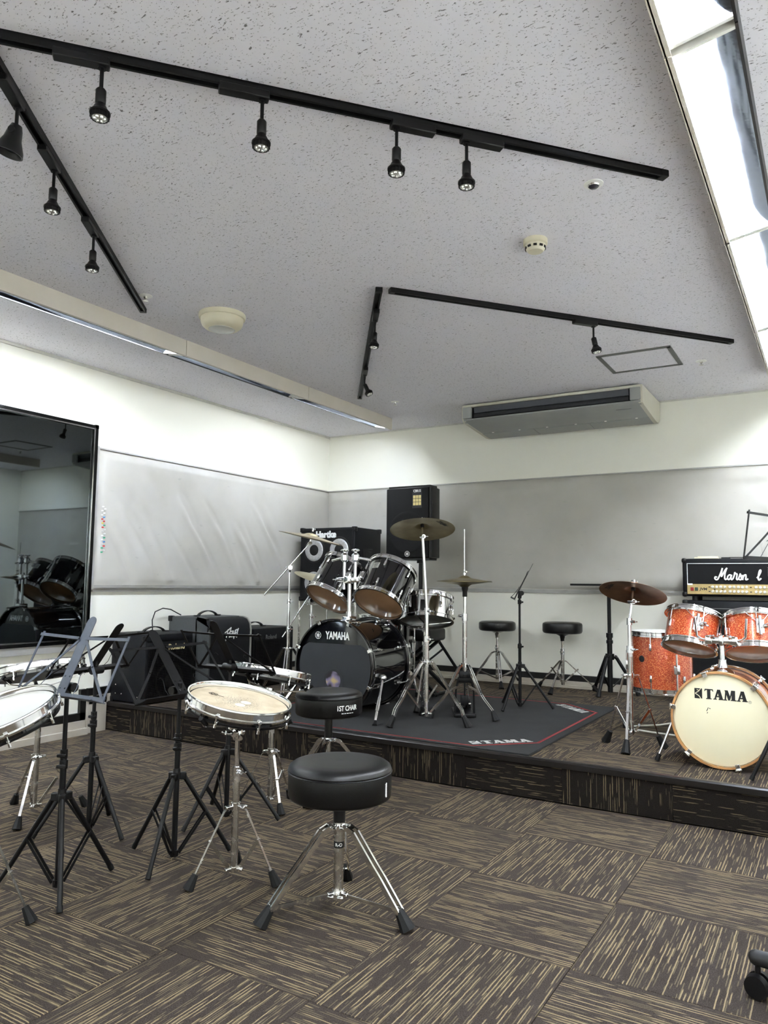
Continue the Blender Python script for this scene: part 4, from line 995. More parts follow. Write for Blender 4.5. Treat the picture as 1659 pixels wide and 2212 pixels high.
# ------------------------------------------------------------------ cymbal stand
def cymbal_stand(c, z0, azs, label, top, axis, hub, foot, joints, boom=None, knee=None, slider=0.05, strut=(0.15, 0.20), double=True, group='chrome cymbal stands', matl=None, r1=0.0135):
    t = thing('cymbal_stand', label, 'cymbal stand', (c[0], c[1], z0), 0, group)
    matl = matl or CHROME
    z1, z2 = joints
    tip = V(top)
    obj('lower_tube', MB().cyl((0, 0, slider - 0.015), (0, 0, z1), r1, seg=18), CHROMED, t)
    obj('middle_tube', MB().cyl((0, 0, z1 - 0.02), (0, 0, z2), r1 - 0.0025, seg=16), matl, t)
    for z, rr in ((z1, r1 + 0.005), (z2, r1 + 0.003)):
        cl = obj('height_collar', MB().cyl((0, 0, z - 0.018), (0, 0, z + 0.018), rr, seg=16), matl, t)
        wing_nut(cl, (rr * 0.8, -0.008, z), (0.9, -0.4, 0), 1.2)
    if boom:
        piv, tail = V(boom[0]), V(boom[1])
        obj('upper_tube', MB().cyl((0, 0, z2), piv - V((0, 0, 0.03)), r1 - 0.005, seg=14), matl, t)
        obj('boom_joint', MB().cyl(piv - V((0, 0, 0.035)), piv, 0.011, 0.017, 14).cyl(piv + V((-0.016, 0.014, 0)), piv + V((0.016, -0.014, 0)), 0.017, seg=16), matl, t)
        wing_nut(t, piv + V((-0.016, 0.014, 0)), (-0.75, 0.65, 0), 1.3)
        e = tip - V(axis).normalized() * 0.075
        obj('boom_arm', MB().cyl(tail, e, 0.0052, seg=12), matl, t)
        obj('tilter', MB().cyl(e + V((-0.012, 0.010, 0)), e + V((0.012, -0.010, 0)), 0.013, seg=14).cyl(e, tip - V(axis).normalized() * 0.03, 0.008, seg=12), matl, t)
    else:
        e = tip - V(axis).normalized() * 0.085
        obj('upper_tube', MB().cyl((0, 0, z2), e, r1 - 0.005, seg=14), matl, t)
        obj('tilter', MB().cyl(e + V((-0.014, 0.012, 0)), e + V((0.014, -0.012, 0)), 0.013, seg=14).cyl(e, tip - V(axis).normalized() * 0.03, 0.007, seg=12), matl, t)
        wing_nut(t, e + V((0.014, -0.012, 0)), (0.75, -0.65, 0), 1.2)
    cymbal_top(t, tip, axis)
    hb = MB().cyl((0, 0, hub - 0.012), (0, 0, hub + 0.012), r1 + 0.006, seg=16)
    for az in azs: hb.box((0.028, 0, hub - 0.002), (0.030, 0.022, 0.013), Matrix.Rotation(az, 4, 'Z'), 0.002, 1)
    obj('leg_hub', hb, matl, t)
    wing_nut(t, pol(azs[0] + 1.05, 0.018, hub), pol(azs[0] + 1.05, 1, 0), 1.2)
    lh = MB().cyl((0, 0, slider - 0.008), (0, 0, slider + 0.010), r1 + 0.005, seg=16)
    for az in azs: lh.box((0.024, 0, slider), (0.022, 0.018, 0.012), Matrix.Rotation(az, 4, 'Z'), 0.002, 1)
    obj('slider', lh, matl, t)
    path = [(0.034, hub), (0.046, hub - 0.012)] + (knee or []) + [(foot - 0.030, 0.060)]
    tripod(t, azs, path, foot, (slider, strut[0], strut[1]), matl, 0.012, 0.004, double=double, boot=1.3)
    return t

# ================================================================== MAIN FLOOR: practice circle
# front throne
FT = (-1.39, 2.059)
t = throne(FT, 0, azs_from(FT, (-1.522, 1.837), (-1.136, 2.054), (-1.511, 2.285)), 'round black vinyl drum throne with chrome legs, nearest the camera', 0.462, 0.165, 0.112)
pb_ = MB().lathe([(0.0160, 0.196), (0.0164, 0.196), (0.0164, 0.216), (0.0160, 0.216)], None, 24)
obj('maker_label', pb_, BLACKTXT, t)
me = bend_text(text_mesh('R-O', 0.014, 0.0003, 0, 0.0004), 0.0166)
obj('lettering', me, WHITETXT, t, Matrix.Translation((0, 0, 0.206)) @ Matrix.Rotation(math.radians(-58), 4, 'Z'))
sd = MB()
for k in range(26): sd.ball(pol(math.radians(4 + 0.9 * math.sin(k * 2.1)), 0.1655, 0.372 + k * 0.0016), 0.0022, 6)
obj('side_print', sd, WHITETXT, t)
# second throne
ST = (-2.18, 3.12)
t = throne(ST, 0, tri(math.radians(-75)), 'black drum throne with white lettering, between the small drum and stage', 0.500, 0.165, 0.115)
me = bend_text(text_mesh('1ST CHAIR', 0.034, 0.0006, 0, 0.0006, 0.95, sx=0.75), 0.1657)
obj('lettering', me, WHITETXT, t, Matrix.Translation((0, 0, 0.435)) @ Matrix.Rotation(math.radians(-22), 4, 'Z'))
side_mark_late = t


# practice drums and their stands
AX3 = (0.22, 0.02, 1); C3 = (-1.835, 2.070)
p3 = practice_drum((-1.828, 2.066, 0.612), AX3, 'practice drum with stained cream head beside the front throne', WORNHEAD)
obj('head_wear', MB().lathe([(0.0001, -0.0054), (0.016, -0.0056), (0.019, -0.006)], Matrix.Translation((0.012, 0.022, 0)), 20).lathe([(0.0001, -0.0054), (0.015, -0.0056), (0.018, -0.006)], Matrix.Translation((0.022, -0.020, 0)), 20), mat('bare white patch', (0.78, 0.76, 0.68), 0.5), p3)
scribble_on = p3
pad_stand(C3, 0, azs_from(C3, (-1.898, 1.919), (-1.675, 2.108), (-1.945, 2.21)), 'chrome snare stand carrying the stained cream practice drum', AX3, 0.612, 0.25, 0.165, (0.007, -0.004, 0))
AX4 = (0.05, 0.22, 1); C4 = (-2.285, 2.81)
practice_drum((-2.285, 2.805, 0.615), AX4, 'practice drum tilted away, behind the dark music stands', HEADWHITE)
pad_stand(C4, 0, azs_from(C4, (-2.151, 2.726), (-2.286, 2.964), (-2.43, 2.73)), 'chrome snare stand nearest the stage, behind a black music stand', AX4, 0.615, 0.25, 0.158)
AX1 = (-0.06, -0.36, 1); C1 = (-2.262, 1.415)
practice_drum((-2.245, 1.420, 0.612), AX1, 'white headed practice drum cut by the left picture edge', HEADWHITE)
pad_stand(C1, 0, azs_from(C1, (-2.118, 1.494), (-2.40, 1.50), (-2.262, 1.25)), 'chrome snare stand at the left picture edge, nearest the camera', AX1, 0.612, 0.25, 0.165)
AX2 = (-0.24, 0.02, 1); C2 = (-3.075, 2.15)
practice_drum((-3.06, 2.14, 0.640), AX2, 'practice drum seen edge on in front of the mirror wall', HEADWHITE)
pad_stand(C2, 0, azs_from(C2, (-2.919, 1.96), (-3.30, 2.20), (-2.98, 2.37)), 'chrome snare stand near the mirror wall at far left', AX2, 0.640, 0.25, 0.22)

# music stands in a ring, desks facing outward
PA = (-2.268, 1.689); PB = (-2.68, 2.13); PC = (-2.152, 2.095); PD = (-2.323, 2.56)
music_stand(PA, 0, azs_from(PA, (-2.095, 1.573), (-2.255, 1.897), (-2.455, 1.60)), math.radians(270), 'folding music stand with blue grey desk at the left', 0.637, 0.446, 0.213, metal=BLKMETAL, deskmat=BLUMETAL, knob=0.675)
music_stand(PB, 0, azs_from(PB, (-2.473, 2.124), (-2.78, 2.31), (-2.78, 1.95)), math.radians(187), 'black folding music stand behind the blue grey one', 0.646, 0.66, 0.19, knob=0.668, foot_r=0.21, hub=0.305, collars=(0.435, 0.47))
music_stand(PC, 0, azs_from(PC, (-2.068, 1.889), (-2.362, 2.09), (-2.038, 2.269)), math.radians(-1.5), 'black folding music stand in front of the cubic amplifier', 0.596, 0.70, 0.230, W=0.47, knob=0.632)
music_stand(PD, 0, azs_from(PD, (-2.109, 2.66), (-2.344, 2.327), (-2.52, 2.68)), math.radians(90), 'black folding music stand standing closest to the second throne', 0.634, 0.60, 0.20, foot_r=0.235, hub=0.30, collars=(0.42, 0.45), knob=0.668)

# office chair, only a castor shows at lower right
ch = thing('office_chair', 'swivel chair castor at the lower right picture edge', 'office chair', (0.150, 2.125, 0))
obj('seat', MB().lathe([(0.0001, 0.44), (0.20, 0.44), (0.215, 0.46), (0.21, 0.49), (0.18, 0.505), (0.0001, 0.505)], None, 32), VINYL, ch)
obj('column', MB().cyl((0, 0, 0.09), (0, 0, 0.30), 0.028, seg=16).cyl((0, 0, 0.28), (0, 0, 0.44), 0.014, seg=14), PLASTIC, ch)
a0 = math.atan2(0.095, -0.375)
for k in range(5):
    a = a0 + 2 * PI * k / 5
    lg = obj('base_leg', MB().cyl(pol(a, 0.02, 0.115), pol(a, 0.375, 0.095), 0.026, 0.019, 14).ball(pol(a, 0.375, 0.095), 0.019, 12), mat('dark grey plastic', (0.010, 0.010, 0.0105), 0.4), ch)
    sdv = V((-math.sin(a), math.cos(a), 0)); cpos = pol(a, 0.372, 0.030)
    cs = MB()
    for s in (-1, 1): cs.cyl(cpos + sdv * s * 0.006, cpos + sdv * s * 0.024, 0.030, 0.027, 22)
    cs.cyl(cpos - sdv * 0.02, cpos + sdv * 0.02, 0.008, seg=10).cyl(pol(a, 0.372, 0.03), pol(a, 0.372, 0.085), 0.007, seg=10)
    obj('castor', cs, PLASTIC, lg)

# ================================================================== STAGE
ZM = ZS + 0.010   # top of the drum mat
mt_ = thing('drum_mat', 'charcoal drum mat with red border line on the stage', 'mat', (0, 0, ZS))
mx0, mx1, my0, my1 = -3.30, -1.335, 3.635, 5.37
obj('mat_surface', MB().box(((mx0 + mx1) / 2, (my0 + my1) / 2, 0.005), (mx1 - mx0, my1 - my0, 0.010), None, 0.002, 1), DRUMMAT, mt_)
i0 = 0.045
loop = [(mx0 + 0.33, my0 + 0.025), (mx1 - 0.315, my0 + 0.025), (mx1 - 0.048, my0 + 0.285), (mx1 - 0.048, my1 - 0.305), (mx1 - 0.33, my1 - 0.05), (mx0 + 0.33, my1 - 0.05), (mx0 + 0.03, my1 - 0.33), (mx0 + 0.03, my0 + 0.30)]
bl = MB()
def inset_pt(i, d):
    a, b, c = V(loop[i - 1] + (0,)), V(loop[i] + (0,)), V(loop[(i + 1) % len(loop)] + (0,))
    n1 = (b - a).normalized(); n2 = (c - b).normalized()
    n1 = V((-n1.y, n1.x, 0)); n2 = V((-n2.y, n2.x, 0)); n = (n1 + n2).normalized()
    return b + n * (d / max(0.3, n.dot(n1)))
for i in range(len(loop)):
    j = (i + 1) % len(loop)
    a, b, c_, d_ = inset_pt(i, 0), inset_pt(j, 0), inset_pt(j, 0.018), inset_pt(i, 0.018)
    bl._faces([V((p.x, p.y, z)) for z in (0.0098, 0.0106) for p in (a, b, c_, d_)], [(3, 2, 1, 0), (4, 5, 6, 7), (0, 1, 5, 4), (1, 2, 6, 5), (2, 3, 7, 6), (3, 0, 4, 7)])
obj('border_line', bl, REDLINE, mt_)
GREYTXT = mat('pale grey print', (0.42, 0.42, 0.40), 0.8, 0, 0.06, 60)
GLY = {'T': (0.84, [[(0, .76), (.05, 1), (.80, 1), (.85, .76), (.78, .76), (.72, .88), (.13, .88), (.07, .76)], [(.26, .05), (.58, .05), (.58, .95), (.26, .95)], [(.16, 0), (.68, 0), (.68, .09), (.16, .09)]]),
       'A': (0.90, [[(.05, .04), (.20, .04), (.52, .97), (.34, .97)], [(.32, 1), (.62, 1), (.88, .04), (.54, .04), (.40, .70)], [(.20, .26), (.60, .26), (.60, .38), (.24, .38)], [(-.03, 0), (.30, 0), (.30, .09), (-.03, .09)], [(.46, 0), (.95, 0), (.95, .09), (.46, .09)]]),
       'M': (1.20, [[(.08, .04), (.22, .04), (.30, .96), (.16, .96)], [(.08, 1), (.40, 1), (.62, .34), (.56, .02), (.42, .02), (.20, .76)], [(.50, .02), (.62, .16), (.86, 1), (.70, 1)], [(.70, 1), (1.06, 1), (1.06, .91), (1.05, .04), (.72, .04), (.73, .76)], [(0, 0), (.32, 0), (.32, .09), (0, .09)], [(.64, 0), (1.16, 0), (1.16, .09), (.64, .09)]])}
def tama_logo(parent, M, h, material, ground, reg=False):
    """slab serif TAMA with its square emblem; M at the centre of the word, h = letter height"""
    total = 0.92 + sum(GLY[c][0] * 1.02 for c in 'TAMA'); x = -total / 2 + 0.92
    mb = MB(); n = 0
    for c in 'TAMA':
        for poly in GLY[c][1]:
            n += 1
            mb.prism([((x + a) * h, (b - 0.5) * h) for a, b in poly], 0.0006 + 0.00002 * n, M)
        x += GLY[c][0] * 1.02
    obj('lettering', mb, material, parent)
    e = -total / 2; q = [(e, -0.5), (e + 0.72, -0.5), (e + 0.72, 0.5), (e, 0.5)]
    obj('emblem', MB().prism([(a * h, b * h) for a, b in q], 0.0006, M), material, parent)
    sw = MB(); n = 0
    for ln in ([(e + 0.06, -0.02), (e + 0.22, 0.10), (e + 0.40, 0.22), (e + 0.60, 0.50)], [(e + 0.06, -0.02), (e + 0.24, -0.12), (e + 0.44, -0.26), (e + 0.58, -0.50)], [(e + 0.22, 0.36), (e + 0.40, 0.30), (e + 0.72, 0.02)][:2], [(e + 0.72, 0.30), (e + 0.52, 0.06), (e + 0.72, -0.26)][:0]):
        for a, b in zip(ln[:-1], ln[1:]):
            n += 1
            d_ = V((b[0] - a[0], b[1] - a[1], 0)); nn = V((-d_.y, d_.x, 0)).normalized() * 0.035
            sw.prism([((a[0] + nn.x) * h, (a[1] + nn.y) * h), ((a[0] - nn.x) * h, (a[1] - nn.y) * h), ((b[0] - nn.x) * h, (b[1] - nn.y) * h), ((b[0] + nn.x) * h, (b[1] + nn.y) * h)], 0.0010 + 0.00003 * n, M)
    obj('emblem_swoosh', sw, ground, parent)
d1 = V((mx1 - 0.048, my0 + 0.285, 0)) - V((mx1 - 0.315, my0 + 0.025, 0))
ctr = (V((mx1 - 0.048, my0 + 0.285, 0)) + V((mx1 - 0.315, my0 + 0.025, 0))) / 2 + V((-0.06, 0.062, 0.0106)).normalized() * 0 + V((-0.052, 0.052, 0.0106))
tama_logo(mt_, axes(ctr, d1, (-1, 1, 0)), 0.070, GREYTXT, DRUMMAT)
d2 = V((mx1 - 0.048, my1 - 0.305, 0)) - V((mx1 - 0.33, my1 - 0.05, 0))
ctr2 = (V((mx1 - 0.048, my1 - 0.305, 0)) + V((mx1 - 0.33, my1 - 0.05, 0))) / 2 + V((-0.050, -0.055, 0.0106))
tama_logo(mt_, axes(ctr2, d2, (1, 1, 0)), 0.070, GREYTXT, DRUMMAT)

# ------------------------------------------------------------------ Black drum kit
BX, BY = -2.75, 3.97            # front of bass drum
BR, BLEN = 0.287, 0.44
bd = thing('bass_drum', 'black lacquered bass drum with white lettering on the front head', 'bass drum', (BX, BY, ZM))
BZ = BR + 0.016
MBD = axes((0, 0.02 + BLEN / 2, BZ), (1, 0, 0), (0, 0, -1))     # local Z -> +Y (batter side)
MBD = Matrix(((1, 0, 0, 0), (0, 0, 1, 0.02 + BLEN / 2), (0, -1, 0, BZ), (0, 0, 0, 1)))
BLKHOOP = mat('black hoop lacquer', (0.002, 0.002, 0.003), 0.10, 0, 0.1, 5, coat=1.0)
drum(bd, MBD, BR, BLEN, BLKLACQ, HEADWHITE, BLKHEAD, 8, True, BLKHOOP, 0.020, claws=True, lug_len=0.05, az0=PI / 8)
obj('hoop_inlay', MB().lathe([(BR + 0.0144, BLEN / 2 - 0.006), (BR + 0.0146, BLEN / 2 - 0.006), (BR + 0.0146, BLEN / 2 + 0.006), (BR + 0.0144, BLEN / 2 + 0.006)], None, 72, True), CHROMED, bd, MBD)
FZ = 0.016      # y of the front head surface, slightly proud
ang = [math.radians(a) for a in range(-205, 26, 5)]
film = [((BR - 0.016) * math.cos(a), (BR - 0.016) * math.sin(a)) for a in ang]
film = [p for p in film if p[1] < 0.122]
film += [(0.215, 0.135), (0.20, 0.143), (-0.20, 0.143), (-0.215, 0.135)]
MF = Matrix(((1, 0, 0, 0), (0, 0, -1, FZ), (0, 1, 0, BZ), (0, 0, 0, 1)))       # x right, y up, z toward the camera
obj('front_film', MB().prism(film, 0.0012, MF), GREYFILM, bd)
obj('port_ring', MB().lathe([(0.068, 0.0012), (0.076, 0.0012), (0.076, 0.0030), (0.068, 0.0030)], MF @ Matrix.Translation((-0.005, -0.085, 0)), 40, True), GREYFILM, bd)
obj('port_film', MB().lathe([(0.0001, 0.0016), (0.055, 0.0016), (0.056, 0.0014)], MF @ Matrix.Translation((-0.005, -0.085, 0)), 40), PORTFILM, bd)
lettering('YAMAHA', 0.066, WHITETXT, bd, MF @ Matrix.Translation((0.022, 0.192, 0.0012)), bold=0.0022, sx=0.66, depth=0.0008)
def fork_emblem(parent, M, r, material):
    mb = MB().lathe([(r * 0.88, 0), (r, 0), (r, 0.0008), (r * 0.88, 0.0008)], M, 32, True)
    for k in range(6):
        R = M @ Matrix.Rotation(PI / 6 + k * PI / 3, 4, 'Z')
        mb.prism([(0.06 * r, -0.07 * r), (0.78 * r, -0.05 * r), (0.78 * r, 0.05 * r), (0.06 * r, 0.07 * r)], 0.0008, R)
        for s in (-1, 1): mb.prism([(0.20 * r, s * 0.10 * r), (0.42 * r, s * 0.10 * r), (0.42 * r, s * 0.22 * r), (0.34 * r, s * 0.22 * r)][::s], 0.0008, R)
    obj('emblem', mb, material, parent)
fork_emblem(bd, MF @ Matrix.Translation((-0.128, 0.192, 0.0012)), 0.023, WHITETXT)
# spurs
for s in (-1, 1):
    p0 = V((s * (BR + 0.01), 0.12, BZ - 0.06)); p1 = V((s * (BR + 0.075), -0.10, 0.004))
    if s > 0: p1 = V((BX * 0 + 0.395, -0.13, 0.004))
    sp = obj('spur', MB().cyl(p0, p1, 0.009, seg=12).cyl(p0 + (p1 - p0) * 0.45, p0 + (p1 - p0) * 0.72, 0.012, seg=14).ball(p0, 0.026, 14), CHROME, bd)
    obj('rubber_foot', clampz(MB().cyl(p1 + (p0 - p1).normalized() * 0.03, p1, 0.010, 0.014, 12), 0), RUBBER, sp)
# tom holder on top
TPX, TPY = 0.062, 0.085
tp = BZ + BR
holder = obj('tom_holder', MB().cyl((TPX, TPY, tp - 0.02), (TPX, TPY, tp + 0.30), 0.0125, seg=18), CHROME, bd)
obj('holder_base', MB().box((TPX, TPY, tp + 0.012), (0.06, 0.085, 0.035), None, 0.008).cyl((TPX, TPY, tp), (TPX, TPY, tp + 0.06), 0.020, seg=16), CHROME, bd)
obj('holder_clamp', MB().box((TPX, TPY, tp + 0.262), (0.165, 0.036, 0.034), None, 0.008).box((TPX, TPY - 0.01, tp + 0.262), (0.05, 0.05, 0.05), None, 0.008), CHROME, bd)
for s in (-1, 1):
    x = TPX + s * 0.042
    ar = obj('tom_arm', MB().cyl((x, TPY, tp + 0.20), (x, TPY, tp + 0.40), 0.0105, seg=16).lathe([(0.0001, 0), (0.012, 0), (0.025, 0.012), (0.025, 0.045), (0.016, 0.055), (0.010, 0.060), (0.010, 0.066), (0.026, 0.072), (0.027, 0.078), (0.018, 0.084), (0.0001, 0.085)], Matrix.Translation((x, TPY, tp + 0.375)), 24)
             .cyl((x, TPY, tp + 0.405), (x + s * 0.11, TPY + 0.02, tp + 0.385), 0.009, seg=12), CHROME, bd)
    wing_nut(ar, (x + s * 0.035, TPY - 0.018, tp + 0.262), (s * 0.3, -1, 0), 1.4)
# bass pedal at the drummer's side
pd = thing('bass_pedal', 'black and chrome bass drum pedal behind the black kit', 'drum pedal', (BX - 0.03, BY + 0.53, ZM))
obj('base_plate', MB().box((0, 0.14, 0.006), (0.11, 0.34, 0.010), None, 0.002, 1), BLKMETAL, pd)
obj('frame', MB().cyl((-0.055, 0.0, 0.01), (-0.045, 0.0, 0.20), 0.008, seg=12).cyl((0.055, 0.0, 0.01), (0.045, 0.0, 0.20), 0.008, seg=12).cyl((-0.06, 0, 0.195), (0.06, 0, 0.195), 0.007, seg=12), CHROME, pd)
obj('footboard', MB().box((0, 0.15, 0.07), (0.085, 0.30, 0.008), Matrix.Rotation(-0.28, 4, 'X') @ Matrix.Translation((0, 0, 0.03)), 0.002, 1), CHROMED, pd)
obj('beater', MB().cyl((0, 0, 0.195), (0, 0.03, 0.36), 0.004, seg=8).cyl((0, 0.005, 0.345), (0, 0.05, 0.355), 0.022, seg=16), CHROMED, pd)

def tom(c, axis, r, L, label, lug_n=6, shell=None, reso=None, head=None, az0=0.3, cat='tom drum', group='rack toms', name='rack_tom'):
    t = thing(name, label, cat, c, 0, group)
    t.rotation_mode = 'QUATERNION'; t.rotation_quaternion = V((0, 0, 1)).rotation_difference(V(axis).normalized())
    drum(t, Matrix.Identity(4), r, L, shell, head or HEADWHITE, reso, lug_n, True, CHROME, az0=az0)
    return t
def side_mark(t, r, az, z, w, h, material, name='badge'):
    mb = MB(); n = 6
    for k in range(n):
        a0_, a1_ = az + (k / n - 0.5) * w / r, az + ((k + 1) / n - 0.5) * w / r
        rr_ = r + 0.0015
        mb._faces([pol(a0_, rr_, z - h / 2), pol(a1_, rr_, z - h / 2), pol(a1_, rr_, z + h / 2), pol(a0_, rr_, z + h / 2)], [(0, 1, 2, 3)])
    return obj(name, mb, material, t)
BADGE = mat('silver badge', (0.45, 0.45, 0.42), 0.35, 0.6, 0.15, 200)
tr_ = tom((-2.585, 4.335, 1.008), (0.03, 0.604, 0.796), 0.163, 0.255, 'black rack tom with a silver badge, right of the tom holder', 6, BLKLACQ, HEADCLEAR, az0=math.radians(-75))
side_mark(tr_, 0.163, math.radians(-98), 0.055, 0.052, 0.045, BADGE)
for kk, zz_ in enumerate((0.070, 0.060, 0.050, 0.040)): side_mark(tr_, 0.1634, math.radians(-98), zz_, 0.034 - 0.004 * kk, 0.0035, BLACKTXT, 'badge_print')
tl_ = tom((-2.945, 4.285, 1.033), (0.145, 0.575, 0.805), 0.154, 0.25, 'black rack tom left of the tom holder, brown head showing', 6, BLKLACQ, HEADCLEAR, az0=math.radians(-100))
side_mark(tl_, 0.154, math.radians(-52), -0.045, 0.022, 0.022, BADGE, 'vent_badge')
head_print = []
for t__, s in ((tr_, -1), (tl_, 1)):
    rr = 0.16 if s < 0 else 0.15
    obj('tom_bracket', MB().box((s * (rr + 0.012) * math.cos(0.55), -(rr + 0.012) * math.sin(0.55), 0.01), (0.05, 0.05, 0.06), None, 0.010), CHROME, t__)
    head_print.append((t__, s))
# floor tom of the black kit
ftm = thing('floor_tom', 'black floor tom partly hidden behind the two rack toms', 'floor tom', (-2.93, 4.93, ZM))
drum(ftm, Matrix.Translation((0, 0, 0.40)), 0.20, 0.36, BLKLACQ, HEADWHITE, HEADCLEAR, 8, True, CHROME)
for k in range(3):
    a = 2 * PI * k / 3 + 0.2
    lg = obj('leg', MB().cyl(pol(a, 0.222, 0.50), pol(a, 0.222, 0.14), 0.006, seg=10).cyl(pol(a, 0.222, 0.14), pol(a, 0.245, 0.02), 0.006, seg=10), CHROME, ftm)
    obj('bracket', MB().box((0.214, 0, 0.42), (0.034, 0.032, 0.05), Matrix.Rotation(a, 4, 'Z'), 0.006), CHROME, ftm)
    obj('rubber_foot', MB().cyl(pol(a, 0.245, 0.0), pol(a, 0.245, 0.035), 0.013, seg=12), RUBBER, lg)
# snare
SNC = (-2.45, 4.664, 0.852); SNA = (-0.134, 0.277, 0.951)
sn = tom(SNC, SNA, 0.178, 0.14, 'chrome shell snare drum beside the hi-hat', 10, CHROME, mat('grey snare side head', (0.10, 0.10, 0.085), 0.3), None, 0.1, 'snare drum', None, 'snare_drum')
obj('strainer', MB().box((0.186, -0.06, -0.02), (0.018, 0.03, 0.07), Matrix.Rotation(-0.9, 4, 'Z'), 0.004), PLASTIC, sn)
a_ = V(SNA).normalized()
pad_stand((-2.43, 4.60), ZM, tri(0.8), 'chrome snare stand carrying the chrome shell snare drum', SNA, SNC[2] - ZM - 0.012, 0.30, 0.24, (-0.02, 0.064, 0))
# hi-hat
HH = (-2.05, 4.43)
hh = thing('hihat_stand', 'chrome hi-hat stand with tall pull rod and black frame', 'hi-hat stand', (HH[0], HH[1], ZM), 0)
obj('lower_tube', MB().cyl((0, 0, 0.25), (0, 0, 0.63), 0.0145, seg=18), CHROMED, hh)
obj('upper_tube', MB().cyl((0, 0, 0.60), (0, 0, 0.775), 0.0105, seg=16), CHROME, hh)
cl = obj('height_collar', MB().cyl((0, 0, 0.60), (0, 0, 0.645), 0.019, seg=16), CHROME, hh)
wing_nut(cl, (-0.02, -0.006, 0.63), (-1, -0.3, 0), 1.3)
obj('seat_cup', MB().lathe([(0.0105, 0.752), (0.0155, 0.752), (0.0155, 0.785), (0.021, 0.80), (0.023, 0.828), (0.034, 0.838), (0.036, 0.842), (0.0001, 0.842)], None, 20), PLASTIC, hh)
obj('pull_rod', MB().cyl((0, 0, 0.20), (-0.004, 0, 1.185), 0.0035, seg=10), CHROME, hh)
obj('clutch', MB().cyl((-0.003, 0, 0.885), (-0.003, 0, 0.925), 0.007, seg=12).cyl((-0.003, 0, 0.895), (-0.003, 0, 0.902), 0.012, seg=12), CHROME, hh)
wing_nut(hh, (0.004, -0.004, 0.912), (0.8, -0.5, 0), 1.0)
fr = MB()
for s in (-1, 1): fr.tube([(s * 0.020, 0, 0.265), (s * 0.040, 0, 0.235), (s * 0.056, 0, 0.16), (s * 0.060, 0, 0.02)], 0.007, 10)
fr.box((0, 0, 0.262), (0.075, 0.03, 0.05), None, 0.008).box((0, 0, 0.228), (0.085, 0.02, 0.035), None, 0.006)
frx = Matrix.Rotation(math.radians(30), 4, 'Z')
obj('frame', fr, BLKMETAL, hh, frx)
obj('base_plate', MB().box((0, 0.10, 0.012), (0.13, 0.30, 0.012), None, 0.002, 1).box((0, -0.01, 0.012), (0.14, 0.05, 0.022), None, 0.004), BLKMETAL, hh, frx)
obj('footboard', MB().box((0, 0.14, 0.06), (0.085, 0.28, 0.008), Matrix.Rotation(-0.2, 4, 'X') @ Matrix.Translation((0, 0, 0.02)), 0.002, 1), CHROMED, hh, frx)
obj('linkage', MB().cyl((0, 0, 0.06), (0, 0, 0.21), 0.006, seg=10).box((0, 0.01, 0.10), (0.05, 0.03, 0.06), None, 0.004), BLKMETAL, hh, frx)
hz = azs_from(HH, (-1.821, 4.384), (-2.206, 4.251), (-2.13, 4.66))
obj('leg_hub', MB().cyl((0, 0, 0.308), (0, 0, 0.334), 0.024, seg=18), CHROME, hh)
obj('lower_ring', MB().cyl((0, 0, 0.246), (0, 0, 0.262), 0.020, seg=18), PLASTIC, hh)
tripod(hh, hz, [(0.022, 0.322), (0.040, 0.305), (0.125, 0.145), (0.150, 0.115), (0.212, 0.055)], 0.236, (0.200, 0.118, 0.155), CHROME, 0.012, double=True, boot=1.3)
cymbal('hihat_cymbal', (HH[0] - 0.003, HH[1], ZM + 0.888), (0, 0.0, 1), 0.178, BRONZE, 'upper bronze hi-hat cymbal on the tall rod', 'hi-hat cymbals')
cymbal('hihat_cymbal', (HH[0] - 0.003, HH[1], ZM + 0.8435), (0, 0.0, -1), 0.176, BRONZE, 'lower bronze hi-hat cymbal facing up under its twin', 'hi-hat cymbals').location.z = ZM + 0.811
# right crash on straight stand
RC = (-2.14, 4.08); RCA = V((-0.165, 0.245, 1)).normalized()
RCC = V((-2.170, 4.072, 1.362)) + RCA * 0.040
cymbal('crash_cymbal', RCC, RCA, 0.200, BRONZE, 'dark bronze crash cymbal in front of the loudspeaker', 'cymbals', 'Zildjian', -1, math.radians(-5))
cymbal_stand(RC, ZM, azs_from(RC, (-2.256, 3.837), (-1.873, 4.10), (-2.29, 4.31)), 'chrome cymbal stand in front of the black kit, braced legs', (RCC - V((RC[0], RC[1], ZM))), RCA, 0.365, 0.268, (0.50, 0.668), None, [(0.150, 0.205), (0.175, 0.165), (0.225, 0.10)], 0.058, (0.150, 0.205))
# left ride on boom stand
LC = (-3.47, 4.43); LA = V((0.20, 0.10, 1)).normalized(); LT = V((-3.330, 4.512, 1.395))
cymbal('ride_cymbal', LT, LA, 0.245, BRONZE, 'large tilted bronze ride cymbal on a boom arm at left', 'cymbals')
cymbal_stand(LC, ZS, tri(math.radians(-60)), 'chrome boom stand holding the large ride cymbal', LT - V((LC[0], LC[1], ZS)), LA, 0.36, 0.26, (0.50, 0.70), ((0, 0, 0.950), (-0.160, -0.095, 0.745)), [(0.15, 0.19)], 0.06, (0.15, 0.19))
# small cymbal on the second boom
L2 = (-3.36, 4.56); A2 = V((0.33, 0.04, 1)).normalized(); T2_ = V((-3.36, 4.66, 1.095))
cymbal('splash_cymbal', T2_, A2, 0.19, BRONZEP, 'pale brass cymbal half hidden behind the left rack tom', 'cymbals')
cymbal_stand(L2, ZM, tri(math.radians(-70)), 'chrome boom stand half hidden left of the bass drum', T2_ - V((L2[0], L2[1], ZM)), A2, 0.34, 0.25, (0.46, 0.58), ((0, 0, 0.70), (-0.14, -0.16, 0.43)), [(0.14, 0.18)], 0.06, (0.14, 0.18))

